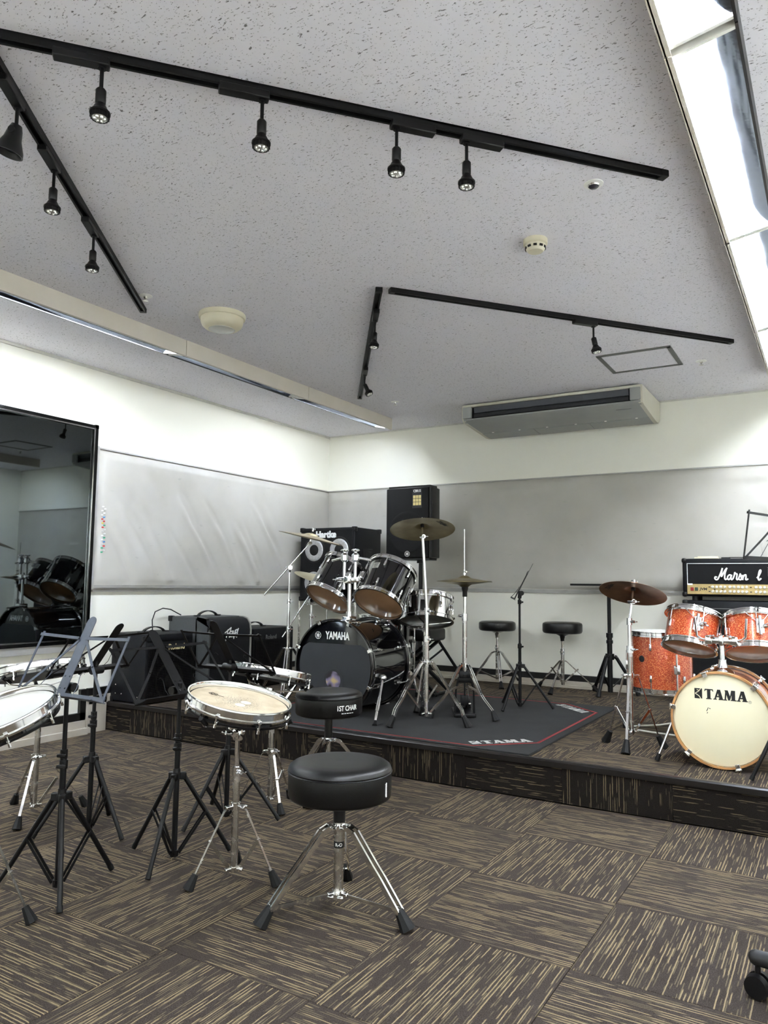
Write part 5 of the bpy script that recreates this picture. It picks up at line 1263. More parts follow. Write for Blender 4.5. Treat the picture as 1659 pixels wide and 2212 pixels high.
# ------------------------------------------------------------------ music stand and seats on the stage
PE = (-1.875, 4.94)
music_stand(PE, ZS + 0.010, azs_from(PE, (-1.914, 4.718), (-1.662, 5.003), (-2.094, 5.103)), math.radians(201), 'black music stand seen edge on, standing on the drum mat', 0.735, 0.47, 0.20, foot_r=0.222, hub=0.295, collars=(0.415, 0.715), knob=0.785, ztop=0.79)
S1 = (-2.485, 6.02); S2 = (-1.915, 6.00)
throne(S1, ZS, tri(math.radians(-60)), 'low black throne half behind the stage music stand by the wall', 0.535, 0.155, 0.080, 'braced', 'thrones by the back wall')
throne(S2, ZS, azs_from(S2, (-2.13, 6.10), (-1.928, 5.772), (-1.70, 6.10)), 'black throne on thin chrome tripod alone by the back wall', 0.548, 0.158, 0.090, 'plain', 'thrones by the back wall')
kb = thing('keyboard_bench', 'black padded keyboard bench on crossed legs behind the snare', 'bench', (-2.86, 5.20, ZM))
obj('seat', MB().box((0, 0, 0.445), (0.46, 0.28, 0.095), None, 0.022, 3), VINYL, kb)
for s in (-1, 1):
    obj('leg_frame', MB().bar((-0.20, s * 0.10, 0.40), (0.27, s * 0.11, 0.018), 0.03, 0.022, (0, 1, 0)).bar((0.27, s * 0.11, 0.018), (0.27, s * 0.11, 0.0001), 0.03, 0.03), BLKMETAL, kb)
    obj('leg_frame', MB().bar((0.20, s * 0.075, 0.40), (-0.27, s * 0.085, 0.018), 0.03, 0.022, (0, 1, 0)).bar((-0.27, s * 0.085, 0.018), (-0.27, s * 0.085, 0.0001), 0.03, 0.03), BLKMETAL, kb)
for a, b, q in (((0.27, -0.16, 0.014), (0.27, 0.16, 0.014), 0.013), ((-0.27, -0.16, 0.014), (-0.27, 0.16, 0.014), 0.013), ((0.02, -0.12, 0.22), (0.02, 0.12, 0.22), 0.012)):
    obj('cross_bar', MB().cyl(a, b, q, seg=12), BLKMETAL, kb)
# heavy black orchestra stand with its desk folded flat
OS = (-1.545, 6.02)
os_ = thing('orchestra_stand', 'heavy black stand with its desk folded flat by the back wall', 'music stand', (OS[0], OS[1], ZS), 0)
obj('lower_tube', MB().cyl((0, 0, 0.02), (0, 0, 0.46), 0.020, seg=18), BLKMETAL, os_)
obj('upper_tube', MB().cyl((0, 0, 0.42), (0, 0, 0.835), 0.0145, seg=16), BLKMETAL, os_)
obj('clutch', MB().cyl((0, 0, 0.44), (0, 0, 0.475), 0.026, seg=18).cyl((0, 0, 0.395), (0, 0, 0.42), 0.026, seg=18), PLASTIC, os_)
obj('leg_hub', MB().cyl((0, 0, 0.27), (0, 0, 0.315), 0.034, seg=18), PLASTIC, os_)
for a in (math.radians(-100), math.radians(20), math.radians(140)):
    lg = obj('leg', MB().cyl(pol(a, 0.035, 0.295), pol(a, 0.05, 0.285), 0.015, seg=12).cyl(pol(a, 0.05, 0.285), pol(a, 0.20, 0.035), 0.0135, seg=12), BLKMETAL, os_)
    obj('rubber_foot', clampz(MB().cyl(pol(a, 0.195, 0.045), pol(a, 0.21, 0.004), 0.017, 0.019, 12), 0), RUBBER, lg)
    obj('brace', MB().bar(pol(a, 0.02, 0.06), pol(a, 0.12, 0.165), 0.014, 0.006), BLKMETAL, os_)
obj('desk', MB().box((0, -0.02, 0.845), (0.50, 0.34, 0.008), None, 0.002, 1).box((0, -0.185, 0.850), (0.50, 0.008, 0.014)).box((0, 0, 0.833), (0.06, 0.06, 0.02), None, 0.004), BLKMETAL, os_)

# ------------------------------------------------------------------ loudspeaker, bass cabinet, rack
sp = thing('loudspeaker', 'tall black loudspeaker with yellow sticker, on a pole stand', 'loudspeaker', (-3.15, 5.64, 1.235))
prof = [(-0.225, 0.0), (0.225, 0.0), (0.225, 0.16), (0.15, 0.30), (0.10, 0.34), (-0.10, 0.34), (-0.15, 0.30), (-0.225, 0.16)]
cab = MB().prism(prof, 0.64)
bmesh.ops.bevel(cab.bm, geom=list(cab.bm.edges), offset=0.022, segments=3, affect='EDGES')
obj('cabinet', cab, PLASTIC, sp)
obj('grille', MB().box((0, -0.003, 0.32), (0.405, 0.010, 0.595), None, 0.004, 2), GRILLE, sp)
obj('woofer', MB().lathe([(0.0001, 0.004), (0.06, 0.006), (0.16, 0.003), (0.178, 0.0045), (0.182, 0.002)], Matrix(((1, 0, 0, 0), (0, 0, -1, -0.0065), (0, 1, 0, 0.235), (0, 0, 0, 1))), 40), GRILLE, sp)
MS = Matrix(((1, 0, 0, 0), (0, 0, -1, -0.0085), (0, 1, 0, 0), (0, 0, 0, 1)))
obj('sticker', MB().box((0.095, 0.525, 0.0), (0.092, 0.165, 0.001), MS), BLACKTXT, sp)
YEL = mat('yellow sticker print', (0.62, 0.50, 0.20), 0.5, 0, 0.05)
for i in range(3):
    for j in range(3): obj('sticker_tile', MB().box((0.068 + i * 0.027, 0.478 + j * 0.030, 0.001), (0.023, 0.026, 0.001), MS), YEL, sp)
lettering('CBR15', 0.030, WHITETXT, sp, MS @ Matrix.Translation((0.095, 0.588, 0.001)), bold=0.0006, depth=0.0006, sx=0.85)
fork_emblem(sp, MS @ Matrix.Translation((0.005, 0.050, 0.006)), 0.024, WHITETXT)
st = thing('speaker_stand', 'black pole stand under the tall loudspeaker', 'speaker stand', (-3.10, 5.79, ZS))
obj('pole', MB().cyl((0, 0, 0.06), (0, 0, 1.06), 0.0175, seg=18), BLKMETAL, st)
obj('leg_hub', MB().cyl((0, 0, 0.52), (0, 0, 0.60), 0.028, seg=18).cyl((0, 0, 0.12), (0, 0, 0.17), 0.026, seg=18).cyl((0, 0, 1.02), (0, 0, 1.045), 0.035, seg=18), PLASTIC, st)
for a in tri(math.radians(50)):
    lg = obj('leg', MB().cyl(pol(a, 0.03, 0.55), pol(a, 0.40, 0.03), 0.013, seg=12), BLKMETAL, st)
    obj('rubber_foot', clampz(MB().cyl(pol(a, 0.385, 0.05), pol(a, 0.41, 0.004), 0.016, 0.018, 12), 0), RUBBER, lg)
    obj('brace', MB().cyl(pol(a, 0.025, 0.145), pol(a, 0.22, 0.285), 0.009, seg=10), BLKMETAL, st)

hk = thing('bass_cabinet', 'black four speaker bass cabinet with silver cones in the corner', 'speaker cabinet', (-4.0, 5.65, 0.865))
HWk, HHk, HDk = 0.61, 0.67, 0.45
obj('body', MB().box((0, HDk / 2, HHk / 2), (HWk, HDk, HHk), None, 0.010, 2), TOLEX, hk)
obj('grille', MB().box((0, -0.003, HHk / 2), (HWk - 0.035, 0.010, HHk - 0.035), None, 0.003, 1), GRILLE, hk)
for sx in (-1, 1):
    for sz in (-1, 1):
        MC = Matrix(((1, 0, 0, sx * 0.140), (0, 0, -1, -0.0085), (0, 1, 0, HHk / 2 - 0.02 + sz * 0.150), (0, 0, 0, 1)))
        cn = obj('speaker_cone', MB().lathe([(0.050, 0.002), (0.060, 0.0035), (0.085, 0.0045), (0.098, 0.0035), (0.102, 0.001)], MC, 40), CONEGREY, hk)
        obj('dust_cap', MB().lathe([(0.0001, 0.006), (0.03, 0.005), (0.050, 0.002)], MC, 30), PLASTIC, cn)
        obj('surround', MB().lathe([(0.102, 0.001), (0.112, 0.004), (0.122, 0.001)], MC, 40), PLASTIC, cn)
for x in (-1, 1):
    for y in (0, 1):
        for z in (0, 1):
            obj('corner', MB().box((x * (HWk / 2 - 0.016), 0.016 + y * (HDk - 0.032), 0.016 + z * (HHk - 0.032)), (0.044, 0.044, 0.044), None, 0.008, 2), PLASTIC, hk)
lettering('Hartke', 0.080, WHITETXT, hk, Matrix(((1, 0, 0, -0.01), (0, 0, -1, -0.0085), (0, 1, 0, HHk - 0.065), (0, 0, 0, 1))), bold=0.0045, depth=0.0012)
obj('side_handle', MB().box((HWk / 2 + 0.001, 0.22, 0.43), (0.006, 0.16, 0.10), None, 0.002, 1).box((HWk / 2 + 0.004, 0.22, 0.43), (0.006, 0.11, 0.05), None, 0.002, 1), PLASTIC, hk)
rk = thing('wire_rack', 'chrome wire shelf rack carrying the bass cabinet', 'shelf rack', (-4.0, 5.88, ZS))
for x in (-0.31, 0.31):
    for y in (-0.22, 0.22):
        obj('post', MB().cyl((x, y, 0.0), (x, y, 0.672), 0.0125, seg=14), CHROMED, rk)
for z in (0.20, 0.655):
    sh = MB()
    for y in (-0.22, 0.22):
        sh.cyl((-0.31, y, z + 0.014), (0.31, y, z + 0.014), 0.004, seg=8).cyl((-0.31, y, z - 0.016), (0.31, y, z - 0.016), 0.004, seg=8)
        n = 22
        for k in range(n):
            x0, x1 = -0.31 + 0.62 * k / n, -0.31 + 0.62 * (k + 1) / n
            sh.cyl((x0, y, z + (0.014 if k % 2 else -0.016)), (x1, y, z + (-0.016 if k % 2 else 0.014)), 0.002, seg=6)
    for x in (-0.31, 0.31): sh.cyl((x, -0.22, z + 0.014), (x, 0.22, z + 0.014), 0.004, seg=8)
    for k in range(24): sh.cyl((-0.30 + 0.60 * k / 23, -0.22, z + 0.0145), (-0.30 + 0.60 * k / 23, 0.22, z + 0.0145), 0.0022, seg=6)
    obj('wire_shelf', sh, CHROMED, rk)

# ------------------------------------------------------------------ amplifiers along the left wall (fronts face +X)
def amp_handle(parent, x, y, z, length=0.20):
    pts = [(x, y - length / 2 + length * k / 10, z + 0.006 + 0.034 * math.sin(PI * k / 10) ** 0.7) for k in range(11)]
    mb = MB()
    for a, b in zip(pts[:-1], pts[1:]): mb.bar(a, b, 0.026, 0.007, (1, 0, 0))
    for s in (-1, 1): mb.box((x, y + s * (length / 2 + 0.012), z + 0.005), (0.034, 0.045, 0.010), None, 0.003, 1)
    obj('handle', mb, VINYL, parent)
def cube_grille(parent, x, y0, y1, z0, z1, pitch=0.0115):
    mb = MB()
    n = int((y1 - y0) / pitch); m_ = int((z1 - z0) / pitch)
    for k in range(n + 1): mb.box((x, y0 + (y1 - y0) * k / n, (z0 + z1) / 2), (0.003, 0.0028, z1 - z0))
    for k in range(m_ + 1): mb.box((x + 0.0005, (y0 + y1) / 2, z0 + (z1 - z0) * k / m_), (0.003, y1 - y0, 0.0028))
    return obj('metal_grille', mb, mat('black steel mesh', (0.006, 0.006, 0.0075), 0.35, 0.3, 0.2, 50), parent)
def cone_behind(parent, x, y, z, r):
    obj('speaker_cone', MB().lathe([(0.0001, 0.0), (r * 0.34, -0.002), (r * 0.42, -0.008), (r * 0.92, -0.001), (r, 0.001)], Matrix(((0, 0, 1, x), (1, 0, 0, y), (0, 1, 0, z), (0, 0, 0, 1))), 36), mat('paper cone', (0.045, 0.042, 0.036), 0.7, 0, 0.1), parent)
def text_x(parent, body, size, material, x, y, z, **k):
    return lettering(body, size, material, parent, Matrix(((0, 0, 1, x), (1, 0, 0, y), (0, 1, 0, z), (0, 0, 0, 1))), **k)
rl = thing('keyboard_amplifier', 'black cube amplifier with gold lettering beside the mirror', 'amplifier', (-4.395, 3.615, ZS))
RW, RD, RH = 0.44, 0.345, 0.475
obj('body', MB().box((RD / 2, RW / 2, RH / 2 + 0.004), (RD, RW, RH - 0.008), None, 0.012, 2), TOLEX, rl)
obj('control_lip', MB().box((RD - 0.030, RW / 2, RH - 0.030), (0.070, RW - 0.01, 0.055), None, 0.012, 2), TOLEX, rl)
obj('baffle', MB().box((RD - 0.004, RW / 2, 0.205), (0.012, RW - 0.03, 0.375)), GRILLE, rl)
cone_behind(rl, RD + 0.004, RW / 2, 0.145, 0.13); cone_behind(rl, RD + 0.004, RW / 2, 0.31, 0.045)
cube_grille(rl, RD + 0.008, 0.02, RW - 0.02, 0.025, 0.395)
text_x(rl, 'Roland', 0.058, GOLDTXT, RD + 0.012, RW / 2 + 0.05, 0.378, bold=0.001, depth=0.002, sx=0.95)
text_x(rl, 'KC', 0.030, GOLDTXT, RD + 0.012, RW / 2 + 0.10, 0.075, bold=0.001, depth=0.002, shear=0.3)
amp_handle(rl, RD / 2, RW / 2, RH - 0.002)
for x in (0.02, RD - 0.02):
    for z in (0.022, RH - 0.03): obj('corner', MB().box((x, 0.014, z), (0.040, 0.036, 0.040), None, 0.008, 2), PLASTIC, rl)
for x, z in ((0.06, 0.06), (0.12, 0.06), (0.06, 0.12), (0.03, 0.30), (0.28, 0.05)): obj('screw', MB().ball((x, -0.001, z), 0.005, 8, (1, 0.5, 1)), CHROMED, rl)
pv = thing('guitar_amplifier', 'grey sided combo amplifier with rounded black front, tallest of three', 'amplifier', (-4.36, 4.105, ZS))
PW, PD_, PH = 0.465, 0.40, 0.575
obj('body', MB().box((0.15, PW / 2, PH / 2), (0.30, PW, PH), None, 0.008, 2), GREYTOLEX, pv)
side = [(0.28, 0.0), (0.42, 0.0), (0.42, PH - 0.10), (0.412, PH - 0.05), (0.385, PH - 0.015), (0.345, PH - 0.002), (0.28, PH)]
for y in (0.0, PW - 0.014): obj('side_cheek', MB().prism(side, 0.014, Matrix(((1, 0, 0, 0), (0, 0, 1, y), (0, 1, 0, 0), (0, 0, 0, 1)))), GREYTOLEX if y == 0 else GREYTRIM, pv)
obj('front_grille', MB().prism([(a - (0.006 if a > 0.3 else 0), max(0.012, b - 0.006)) for a, b in side], PW - 0.028, Matrix(((1, 0, 0, 0), (0, 0, 1, 0.014), (0, 1, 0, 0), (0, 0, 0, 1)))), GRILLE, pv)
obj('control_step', MB().prism([(0.295, PH - 0.02), (0.43, PH - 0.02), (0.425, PH - 0.075), (0.40, PH - 0.11), (0.40, PH - 0.05), (0.385, PH - 0.008), (0.295, PH + 0.004)], 0.030, Matrix(((1, 0, 0, 0), (0, 0, 1, -0.003), (0, 1, 0, 0), (0, 0, 0, 1)))), PLASTIC, pv)
obj('corner', MB().box((0.015, 0.012, PH - 0.016), (0.042, 0.034, 0.042), None, 0.006), PLASTIC, pv)
amp_handle(pv, 0.17, PW / 2, PH, 0.20)
# jagged slanted lettering, drawn as strokes
def strokes(parent, M, lines, w, material, h=0.002, name='lettering'):
    mb = MB(); h0 = h; cnt = 0
    for ln in lines:
        P = [V((a, b, 0)) for a, b in ln]
        for a, b in zip(P[:-1], P[1:]):
            d_ = b - a
            if d_.length < 1e-6: continue
            cnt += 1; h = h0 * (1 + 0.004 * cnt)
            n = V((-d_.y, d_.x, 0)).normalized() * (w / 2); e = d_.normalized() * (w * 0.28)
            mb.prism([tuple((a - e + n)[:2]), tuple((a - e - n)[:2]), tuple((b + e - n)[:2]), tuple((b + e + n)[:2])], h, M)
    return obj(name, mb, material, parent)
PVT = [[(0.0, 0.62), (0.62, 1.0)], [(0.30, 0.85), (0.08, 0.0)], [(0.62, 1.0), (0.50, 0.62), (0.18, 0.48)], [(0.52, 0.66), (0.44, 0.25), (0.58, 0.30)], [(0.48, 0.45), (0.62, 0.50)], [(0.54, 0.68), (0.70, 0.72)],
       [(0.66, 0.25), (0.78, 0.74), (0.82, 0.26)], [(0.70, 0.42), (0.80, 0.44)], [(0.86, 0.74), (0.92, 0.12), (1.06, 0.78)], [(1.10, 0.78), (1.06, 0.30), (1.18, 0.34)], [(1.07, 0.54), (1.18, 0.58)], [(1.10, 0.78), (1.24, 0.82)],
       [(1.26, 0.84), (1.28, 0.58), (1.40, 0.90)], [(1.29, 0.58), (1.22, 0.20)]]
strokes(pv, Matrix(((0, 0, 1, 0.4145), (1, 0, 0, 0.17), (0, 1, 0, 0.40), (0, 0, 0, 1))), [[(a * 0.105, b * 0.095) for a, b in l] for l in PVT], 0.0075, WHITETXT)
am = thing('small_amplifier', 'low black amplifier between the grey sided combo and bass drum', 'amplifier', (-4.36, 4.66, ZS))
AW, AD, AH = 0.52, 0.36, 0.47
obj('body', MB().box((AD / 2, AW / 2, AH / 2), (AD, AW, AH), None, 0.014, 2), TOLEX, am)
obj('baffle', MB().box((AD - 0.003, AW / 2, 0.20), (0.012, AW - 0.04, 0.36)), GRILLE, am)
cube_grille(am, AD + 0.005, 0.03, AW - 0.03, 0.03, 0.37)
text_x(am, 'Roland', 0.050, mat('dull silver lettering', (0.16, 0.16, 0.16), 0.4, 0.5), AD + 0.010, AW / 2 - 0.05, 0.395, bold=0.001, depth=0.002)
amp_handle(am, AD / 2, AW / 2 - 0.04, AH, 0.20)
cb = obj('black_cable', MB().tube([(-4.37, 3.96, 0.64), (-4.385, 3.965, 0.74), (-4.385, 3.99, 0.80), (-4.38, 4.06, 0.825), (-4.37, 4.13, 0.815), (-4.36, 4.19, 0.785), (-4.34, 4.21, 0.771)], 0.004, 8), PLASTIC)
tag(cb, 'thin black cable arching over the grey sided amplifier', 'cable')

# ------------------------------------------------------------------ guitar stack at the right
MHX0, MHX1, MHY = -0.97, -0.205, 5.85
mc = thing('guitar_cabinet', 'tall black guitar speaker cabinet under the gold panel amplifier head', 'speaker cabinet', (MHX0, MHY, ZS))
CW, CH_, CD = MHX1 - MHX0, 0.745, 0.355
obj('body', MB().box((CW / 2, CD / 2 + 0.004, CH_ / 2), (CW, CD, CH_), None, 0.014, 2), TOLEX, mc)
obj('grille', MB().box((CW / 2, -0.002, CH_ / 2 - 0.02), (CW - 0.05, 0.012, CH_ - 0.10), None, 0.003, 1), GRILLE, mc)
obj('white_piping', MB().box((CW / 2, -0.006, CH_ - 0.055), (CW - 0.05, 0.004, 0.003)), mat('grey piping', (0.25, 0.25, 0.24), 0.5), mc)
for x in (0.016, CW - 0.016):
    for z in (0.016, CH_ - 0.016): obj('corner', MB().box((x, 0.018, z), (0.040, 0.044, 0.040), None, 0.010, 2), PLASTIC, mc)
mh = thing('amplifier_head', 'black amplifier head with white script and gold control panel', 'amplifier', (MHX0, MHY, ZS + CH_ + 0.030))
GH, GD = 0.272, 0.27
obj('body', MB().box((CW / 2, GD / 2 + 0.010, GH / 2), (CW, GD, GH), None, 0.018, 3), TOLEX, mh)
for x in (0.08, CW - 0.08):
    for y in (0.05, 0.23): obj('foot', MB().cyl((x, y, -0.030), (x, y, 0.002), 0.022, seg=16), RUBBER, mh)
obj('front_panel', MB().box((CW / 2, 0.006, 0.150), (CW - 0.075, 0.012, 0.165)), GRILLE, mh)
wp = MB().box((CW / 2, -0.001, 0.236), (CW - 0.07, 0.006, 0.004)).box((0.037, -0.001, 0.160), (0.004, 0.006, 0.155)).box((CW - 0.037, -0.001, 0.160), (0.004, 0.006, 0.155))
obj('white_piping', wp, WHITEP, mh)
obj('control_panel', MB().box((CW / 2, 0.004, 0.052), (CW - 0.070, 0.012, 0.072)), GOLD, mh)
MM = Matrix(((1, 0, 0, 0), (0, 0, -1, -0.002), (0, 1, 0, 0), (0, 0, 0, 1)))
kx = [0.205 + 0.0265 * k for k in range(4)] + [0.319 + 0.0265 * k for k in range(5)] + [0.485 + 0.0265 * k for k in range(4)] + [0.60 + 0.0265 * k for k in range(4)]
KN = MB().lathe([(0.0105, 0), (0.0105, 0.003), (0.0085, 0.004), (0.008, 0.014), (0.006, 0.016), (0.0001, 0.016)], None, 14).mesh('knob'); KN.materials.append(mat('cream knob', (0.72, 0.70, 0.60), 0.25, 0.35, 0.05))
for x in kx:
    for z in (0.068, 0.036): obj('knob', KN, None, mh, MM @ Matrix.Translation((x, z, 0)))
obj('rocker', MB().box((0.068, 0.052, 0.003), (0.022, 0.025, 0.008), MM, 0.002, 1), RED, mh)
obj('rocker', MB().box((0.097, 0.052, 0.003), (0.022, 0.025, 0.008), MM, 0.002, 1), GREEN, mh)
for x, z in ((0.184, 0.068), (0.184, 0.036), (0.218, 0.052), (0.270, 0.052), (0.452, 0.068), (0.452, 0.036)): obj('push_button', MB().box((x, z, 0.002), (0.011, 0.006, 0.006), MM), BLACKTXT, mh)
lettering('JVM', 0.024, BLACKTXT, mh, MM @ Matrix.Translation((0.143, 0.052, 0.0005)), bold=0.001, depth=0.0008, sx=1.2, shear=0.15)
def smooth(pts, n=5):
    out = []
    P = [V((a, b, 0)) for a, b in pts]
    for i in range(len(P) - 1):
        p0, p1, p2, p3 = P[max(0, i - 1)], P[i], P[i + 1], P[min(len(P) - 1, i + 2)]
        for k in range(n):
            t_ = k / n
            q = 0.5 * ((2 * p1) + (p2 - p0) * t_ + (2 * p0 - 5 * p1 + 4 * p2 - p3) * t_ ** 2 + (3 * p1 - p0 - 3 * p2 + p3) * t_ ** 3)
            out.append((q.x, q.y))
    out.append(pts[-1]); return out
SCR = [[(0.13, 0.24), (0.04, 0.26), (0.0, 0.14), (0.08, 0.03), (0.20, 0.08), (0.32, 0.36), (0.44, 0.70), (0.52, 0.98)], [(0.52, 0.98), (0.46, 0.60), (0.45, 0.30), (0.56, 0.52), (0.70, 0.82), (0.82, 1.0)], [(0.82, 1.0), (0.70, 0.60), (0.66, 0.20), (0.71, 0.05), (0.80, 0.10)],
       [(1.10, 0.38), (1.00, 0.44), (0.88, 0.32), (0.85, 0.14), (0.92, 0.04), (1.02, 0.14), (1.12, 0.42)], [(1.12, 0.42), (1.08, 0.18), (1.12, 0.04), (1.22, 0.14)],
       [(1.22, 0.14), (1.30, 0.40), (1.34, 0.62), (1.38, 0.54), (1.48, 0.50), (1.46, 0.28), (1.44, 0.10), (1.50, 0.04), (1.58, 0.14)],
       [(1.58, 0.14), (1.68, 0.46), (1.70, 0.50), (1.76, 0.26), (1.76, 0.10), (1.68, 0.03), (1.60, 0.08)], [(1.74, 0.06), (1.84, 0.14)],
       [(1.84, 0.40), (1.86, 0.20), (1.84, 0.04)], [(1.85, 0.16), (1.94, 0.38), (2.04, 0.44), (2.06, 0.28), (2.04, 0.08), (2.10, 0.04), (2.18, 0.10)],
       [(2.78, 0.20), (2.92, 0.44), (3.02, 0.72), (3.00, 0.84), (2.93, 0.72), (2.87, 0.40), (2.85, 0.12), (2.90, 0.02), (3.02, 0.14)]]
strokes(mh, MM @ Matrix.Translation((0.222, 0.118, 0.003)), [smooth([(a * 0.098, b * 0.084) for a, b in l]) for l in SCR], 0.0095, WHITETXT, 0.005)
pp = MB()
for k in range(6): pp.box((0.59, 0.205 - k * 0.011, 0.0035), (0.06, 0.002, 0.0008), MM)
pp.box((0.61, 0.118, 0.0035), (0.09, 0.002, 0.0008), MM).box((0.61, 0.138, 0.0035), (0.09, 0.002, 0.0008), MM)
obj('printed_lines', pp, mat('dim white print', (0.35, 0.35, 0.35), 0.5), mh)
obj('paper_label', MB().box((0.056, 0.086, 0.0045), (0.032, 0.012, 0.0006), MM), WHITEP, mh)
for x in (0.014, CW - 0.014):
    for z in (0.014, GH - 0.014): obj('corner', MB().box((x, 0.022, z), (0.036, 0.040, 0.036), None, 0.012, 2), PLASTIC, mh)
obj('strap_handle', MB().box((CW / 2 - 0.10, 0.13, GH + 0.006), (0.06, 0.035, 0.012), None, 0.003, 1).box((CW / 2 + 0.16, 0.13, GH + 0.006), (0.06, 0.035, 0.012), None, 0.003, 1)
    .box((CW / 2 + 0.03, 0.13, GH + 0.010), (0.22, 0.028, 0.006), None, 0.002, 1), PLASTIC, mh)
nb = obj('paper_bundle', MB().box((0, 0, 0.006), (0.16, 0.10, 0.012), None, 0.004, 2).box((0.01, 0.004, 0.015), (0.14, 0.09, 0.006), Matrix.Rotation(0.06, 4, 'Z'), 0.002, 1), PAPER)
nb.location = (MHX0 + 0.155, MHY + 0.11, ZS + CH_ + 0.030 + GH); nb.rotation_euler = (0, 0, 0.06)
tag(nb, 'small cream folded cloth or paper on top of amplifier head', 'paper')
tn = thing('wire_loop', 'thin metal wire with a ring end standing behind the amplifier head', 'wire', (-0.445, MHY + 0.16, ZS + CH_ + 0.030 + GH))
obj('rod', MB().cyl((0.0, 0, 0), (-0.012, 0, 0.100), 0.0015, seg=8).cyl((0, 0, 0), (0, 0, 0.006), 0.008, seg=10), CHROMED, tn)
obj('ring', MB().tube([(-0.012 + 0.008 * math.cos(a), 0, 0.108 + 0.008 * math.sin(a)) for a in [2 * PI * k / 14 for k in range(14)]], 0.0016, 6, True), CHROMED, tn)

# ------------------------------------------------------------------ orange sparkle kit
TX, TY = -0.488, 3.87
tb = thing('bass_drum', 'small orange sparkle bass drum with cream lettered front head', 'bass drum', (TX, TY, ZS))
TR, TL = 0.209, 0.34
TZ = TR + 0.016
MT = Matrix(((1, 0, 0, 0), (0, 0, 1, 0.018 + TL / 2), (0, -1, 0, TZ), (0, 0, 0, 1)))
drum(tb, MT, TR, TL, SPARK, HEADWHITE, HEADCREAM, 6, True, WOODHOOP, 0.017, claws=True, lug_len=0.045, az0=math.radians(12))
MTF = Matrix(((1, 0, 0, 0), (0, 0, -1, 0.0145), (0, 1, 0, TZ), (0, 0, 0, 1)))
tama_logo(tb, MTF @ Matrix.Translation((0.0, 0.115, 0.0)), 0.047, BLACKTXT, HEADCREAM)
obj('registered_mark', MB().lathe([(0.0056, 0), (0.0066, 0), (0.0066, 0.0008), (0.0056, 0.0008)], MTF @ Matrix.Translation((0.124, 0.092, 0)), 20, True), BLACKTXT, tb)
lettering('R', 0.009, BLACKTXT, tb, MTF @ Matrix.Translation((0.124, 0.092, 0)), depth=0.0008)
strokes(tb, MTF, [[(-0.055, 0.052), (-0.058, 0.044), (-0.062, 0.036)], [(-0.050, 0.050), (-0.046, 0.047)], [(-0.058, 0.030), (-0.060, 0.026)]], 0.003, BLACKTXT, 0.0006, 'scuff_mark')
for s in (-1, 1):
    p0 = V((s * (TR + 0.008), 0.06, TZ - 0.015)); p1 = V((s * (TR + 0.085), 0.02, 0.004))
    if s > 0: p1 = V((TR + 0.045, 0.17, 0.004))
    spu = obj('spur', MB().cyl(p0, p1, 0.0065, seg=12).box(tuple(p0), (0.03, 0.04, 0.05), None, 0.008), CHROME, tb)
    obj('rubber_foot', clampz(MB().cyl(p1 + (p0 - p1).normalized() * 0.035, p1, 0.010, 0.013, 12), 0), RUBBER, spu)
ttz = TZ + TR
obj('holder_base', MB().lathe([(0.055, 0.0), (0.050, 0.012), (0.024, 0.030), (0.018, 0.055), (0.018, 0.068), (0.0001, 0.068)], Matrix.Translation((-0.005, 0.16, ttz - 0.010)), 28), CHROME, tb)
obj('tom_holder', MB().cyl((-0.005, 0.16, ttz + 0.05), (-0.005, 0.16, ttz + 0.175), 0.0115, seg=16), CHROME, tb)
obj('holder_clamp', MB().box((-0.005, 0.155, ttz + 0.150), (0.10, 0.036, 0.036), None, 0.008).box((-0.062, 0.15, ttz + 0.150), (0.035, 0.04, 0.045), None, 0.008).box((0.052, 0.15, ttz + 0.150), (0.035, 0.04, 0.045), None, 0.008).box((-0.005, 0.135, ttz + 0.150), (0.022, 0.03, 0.05), None, 0.006), CHROME, tb)
for s in (-1, 1):
    ar = obj('tom_arm', MB().tube([(-0.005 + s * 0.06, 0.15, ttz + 0.15), (-0.005 + s * 0.09, 0.14, ttz + 0.155), (-0.005 + s * 0.108, 0.13, ttz + 0.17), (-0.005 + s * 0.115, 0.125, ttz + 0.26)], 0.006, 12), CHROME, tb)
    wing_nut(ar, (-0.005 + s * 0.04, 0.125, ttz + 0.165), (s * 0.3, -1, 0.4), 1.2)
def tama_tom(c, axis, r, L, label, az0):
    t = tom(c, axis, r, L, label, 5, SPARK, HEADCLEAR, HEADWHITE, az0, group='orange sparkle toms')
    a = math.radians(-72)
    obj('tom_bracket', MB().box((r + 0.010, 0, 0.0), (0.022, 0.040, 0.075), Matrix.Rotation(a, 4, 'Z'), 0.008).cyl(Matrix.Rotation(a, 4, 'Z') @ V((r + 0.018, 0, -0.045)), Matrix.Rotation(a, 4, 'Z') @ V((r + 0.018, 0, 0.05)), 0.008, seg=12), CHROME, t)
    wing_nut(t, Matrix.Rotation(a, 4, 'Z') @ V((r + 0.02, 0.018, 0.0)), Matrix.Rotation(a, 4, 'Z') @ V((0.5, 1, 0)), 1.6)
    rim = MB()
    for aa in (-0.5, 0.35): rim.bar(pol(a + aa, r + 0.016, L / 2 - 0.004), pol(a + aa * 0.15, r + 0.016, 0.02), 0.010, 0.003)
    obj('suspension_mount', rim.lathe([(r + 0.013, L / 2 - 0.008), (r + 0.020, L / 2 - 0.008), (r + 0.020, L / 2 - 0.004), (r + 0.013, L / 2 - 0.004)], None, 30, True, ) , CHROME, t)
    return t
tama_tom((-0.648, 4.148, 0.806), (0.10, 0.37, 0.92), 0.124, 0.160, 'left orange sparkle rack tom over the small bass drum', 0.2)
tama_tom((-0.365, 4.160, 0.796), (-0.06, 0.38, 0.92), 0.124, 0.160, 'right orange sparkle rack tom cut by the picture edge', -0.1)
